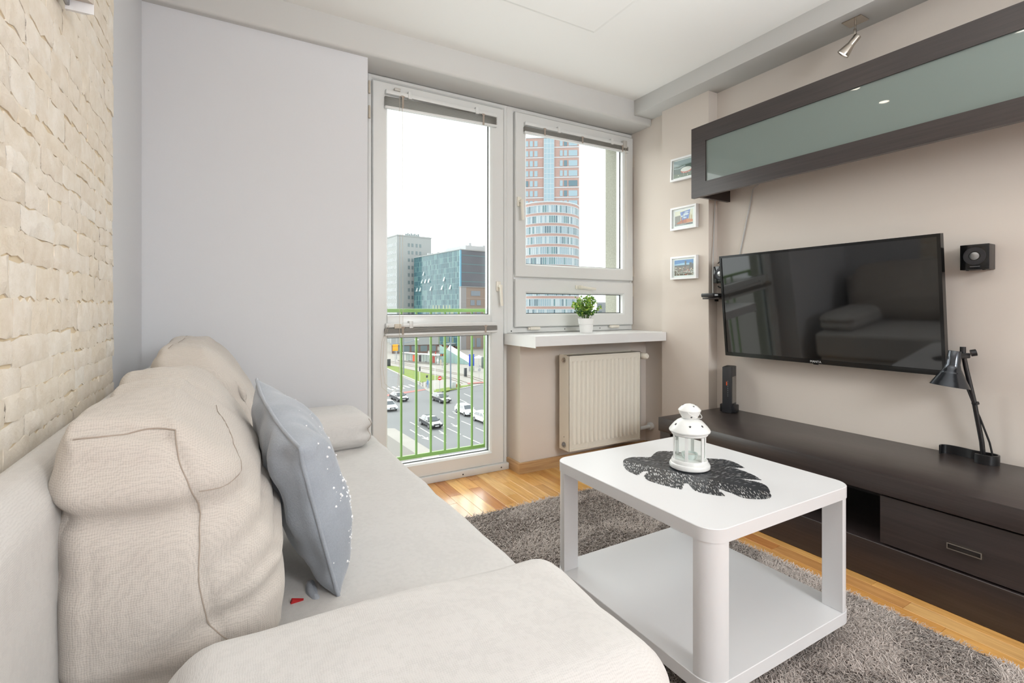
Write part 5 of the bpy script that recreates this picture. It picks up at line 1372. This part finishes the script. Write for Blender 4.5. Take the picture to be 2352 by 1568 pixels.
part('cornice', MB().box(-.1, 30.1, -.25, 1.4, HC, HC+.25), bw, Cb)
bw3 = mat('stone_window', (136, 152, 164), .12, spec=.6)
sp_ = [(6.26, -.02, 6.3-G0, 4.0, .2, 1.9), (14, -.02, 6.3-G0, 4.0, .2, 1.9)]
for z in (2.7, -.9): sp_ += [(x, -.02, z-G0, 1.75, .2, 2.0) for x in (4.92, 7.6, 11.4, 14.2, 17)]
for z in (-5.8, -12.6): sp_ += [(x, -.02, z-G0, 1.75, .2, 3.4) for x in (4.92, 7.6, 11.4, 14.2, 17)]
win_parts(Cb, bw3, sp_)
for z in (4.4, .8, -2.6, -9.6): part('string_course', MB().box(2.2, 30, -.08, 0, z-G0-.08, z-G0+.08), mat('stone_joint', (176, 166, 158), .85), Cb)
# brick tower with rounded podium
E_ = thing('brick_tower', 'tall red-brick and glass tower with a rounded lower front', 'building', (93.09, 136.8, G0), R(-34.5))
brick = mat('pink_brick', (170, 142, 134), .85, var=.05, vscale=2); band = mat('pale_band', (186, 192, 196), .6); blueg = mat('pale_blue_glass', (148, 168, 178), .08, spec=.4); blued = mat('blue_glass_dark', (84, 112, 124), .08, spec=.7)
HE = 58.3-G0; U = .14663
part('wall', MB().box(-10.05, 10.05, 0, 20, 0, HE), brick, E_)
part('shaft', MB().box(-1.69, 1.69, -.5, .2, 0, HE-.3), blueg, E_)
b = MB()
for k in range(24): z = HE-2-1.69*k; b.box(-1.75, 1.75, -.54, -.5, z-.07, z+.07)
for x in (-1.7, -.6, .6, 1.7): b.box(x-.06, x+.06, -.54, -.5, 0, HE-.3)
part('shaft_mullions', b, band, E_, kind='stuff', smooth=0)
sp_ = []; sp2 = []; rr = random.Random(6)
for k in range(16):
    zc = 1.05+(707-329.5-23.0*k)*U-G0
    for c, w in ((1209.9, 7.), (1220.2, 7.), (1231., 7.2), (1289, 6.5), (1298.8, 7.), (1315.7, 19.8)):
        (sp2 if rr.random() < .22 else sp_).append(((c-1261)*U, -.02, zc, w*U, .2, 1.9))
win_parts(E_, blueg, sp_); win_parts(E_, blued, sp2)
for k in range(17):
    zc = 1.05+(707-329.5-23.0*k)*U-G0-1.35
    part('band', MB().box(-10.1, -1.75, -.1, 0, zc-.16, zc+.16).box(1.75, 10.1, -.1, 0, zc-.16, zc+.16), band, E_)
part('roof_edge', MB().box(-10.2, 10.2, -.15, 20.1, HE, HE+.3), band, E_)
HP = 34.7-G0; RP = 9.9
def arc(r, n=40, a0=0.02): return [(-r*math.cos(a), -r*math.sin(a)) for a in np.linspace(a0, PI-a0, n+1)]
def arcwall(b, r, z0, z1, n=40, mi=None):
    P = arc(r, n)
    for i in range(n):
        b.add([(*P[i], z0), (*P[i+1], z0), (*P[i+1], z1), (*P[i], z1)], [(0, 1, 2, 3)], mi(i) if mi else 0)
    return b
pan = [blueg, blued, mat('white_blind_glass', (178, 190, 195), .1, spec=.6), mat('teal_glass_podium', (104, 136, 142), .08, spec=.6)]
cap = MB().prism(arc(RP+.1)+[], HP-.02, HP+.25); part('podium_cap', cap, band, E_)
fl = 3.3
for k in range(15):
    zt_ = HP-fl*k
    if zt_-fl < 0: break
    part('podium_brick', arcwall(MB(), RP, zt_-.95, zt_-.05), brick, E_, smooth=180)
    part('podium_band', arcwall(arcwall(MB(), RP+.06, zt_-.16, zt_), RP+.06, zt_-1.12, zt_-.93), band, E_, smooth=180)
    part('podium_panes', arcwall(MB(), RP-.05, zt_-fl, zt_-1.1, 44, lambda i: rr.choices((0, 1, 2, 3), (5, 2, 3, 2))[0]), pan, E_, 'curved ribbon of office panes', 'stuff', 0)
    b = MB(); P = arc(RP+.0, 44)
    for (x, y) in P: b.box(x-.07, x+.07, y-.07, y+.07, zt_-fl, zt_-1.1)
    part('podium_mullions', b, band, E_, None, 'stuff', 0)
# low buildings behind
Dd = thing('low_shop', 'low white and brown shop block behind the tram stop', 'building', (49.5, 171, G0), R(-15))
part('wall', MB().box(0, 16, 0, 10, 0, 2.9), gf, Dd); part('fascia', MB().box(-.3, 16.3, -.4, 10, 2.9, 6.2), bw, Dd)
for k in range(5): part('shop_window', MB().box(.6+3.1*k, 3.0+3.1*k, -.06, .04, .5, 2.6), bwin, Dd)
Fb = thing('far_block', 'pale grey block of flats far behind the potted plant', 'building', (150, 168, G0), R(-40))
part('wall', MB().box(-8, 22, 0, 14, 0, 18.6), mat('far_wall', (148, 154, 158), .8), Fb)
win_parts(Fb, bwin, [(-6.5+3.2*i, -.03, 17.2-3.1*k, 1.5, .2, 1.3) for i in range(9) for k in range(5)])
part('front_block', MB().box(-8, 8, -12, -4, 0, 13.4), mat('beige_far_wall', (152, 148, 140), .85), Fb)
win_parts(Fb, bwin, [(-6+3.4*i, -12.03, 11.3, 1.6, .2, 1.6) for i in range(4)], 'front_window')
# metro entrance geometry, built where it stands
mm = MB(); o_ = Vector((57.0, 131.5, 0))
sl = MB().add([(-.2, 4.5, 5.0), (-1.4, 3.6, 3.8), (1.6, -5.0, .6), (2.8, -4.1, 1.8)], [(0, 1, 2, 3)]).add([(-.2, 4.5, 4.75), (-1.4, 3.6, 3.55), (1.6, -5.0, .35), (2.8, -4.1, 1.55)], [(3, 2, 1, 0)])
part('roof_slab', sl, mat('entrance_slab', (214, 224, 226), .3), me_)
gw = MB().add([(-3.2, 5.0, 0), (-3.2, 5.0, 5.2), (1.6, -5.0, .5), (1.6, -5.0, 0)], [(0, 1, 2, 3)]).add([(-3.2, 5.0, 5.2), (-1.4, 3.6, 3.7), (1.6, -5.0, .55)], [(0, 1, 2)])
part('glass_side', gw, mat('entrance_glass', (150, 178, 174), .1, spec=.6), me_)
b = MB()
for k in range(6):
    t = k/6; p0 = Vector((-3.2, 5, 0)).lerp(Vector((1.6, -5, 0)), t); b.cyl(p0, p0+Vector((0, 0, 5.2-4.7*t)), .06, n=6)
part('glass_rib', b, greyp, me_)
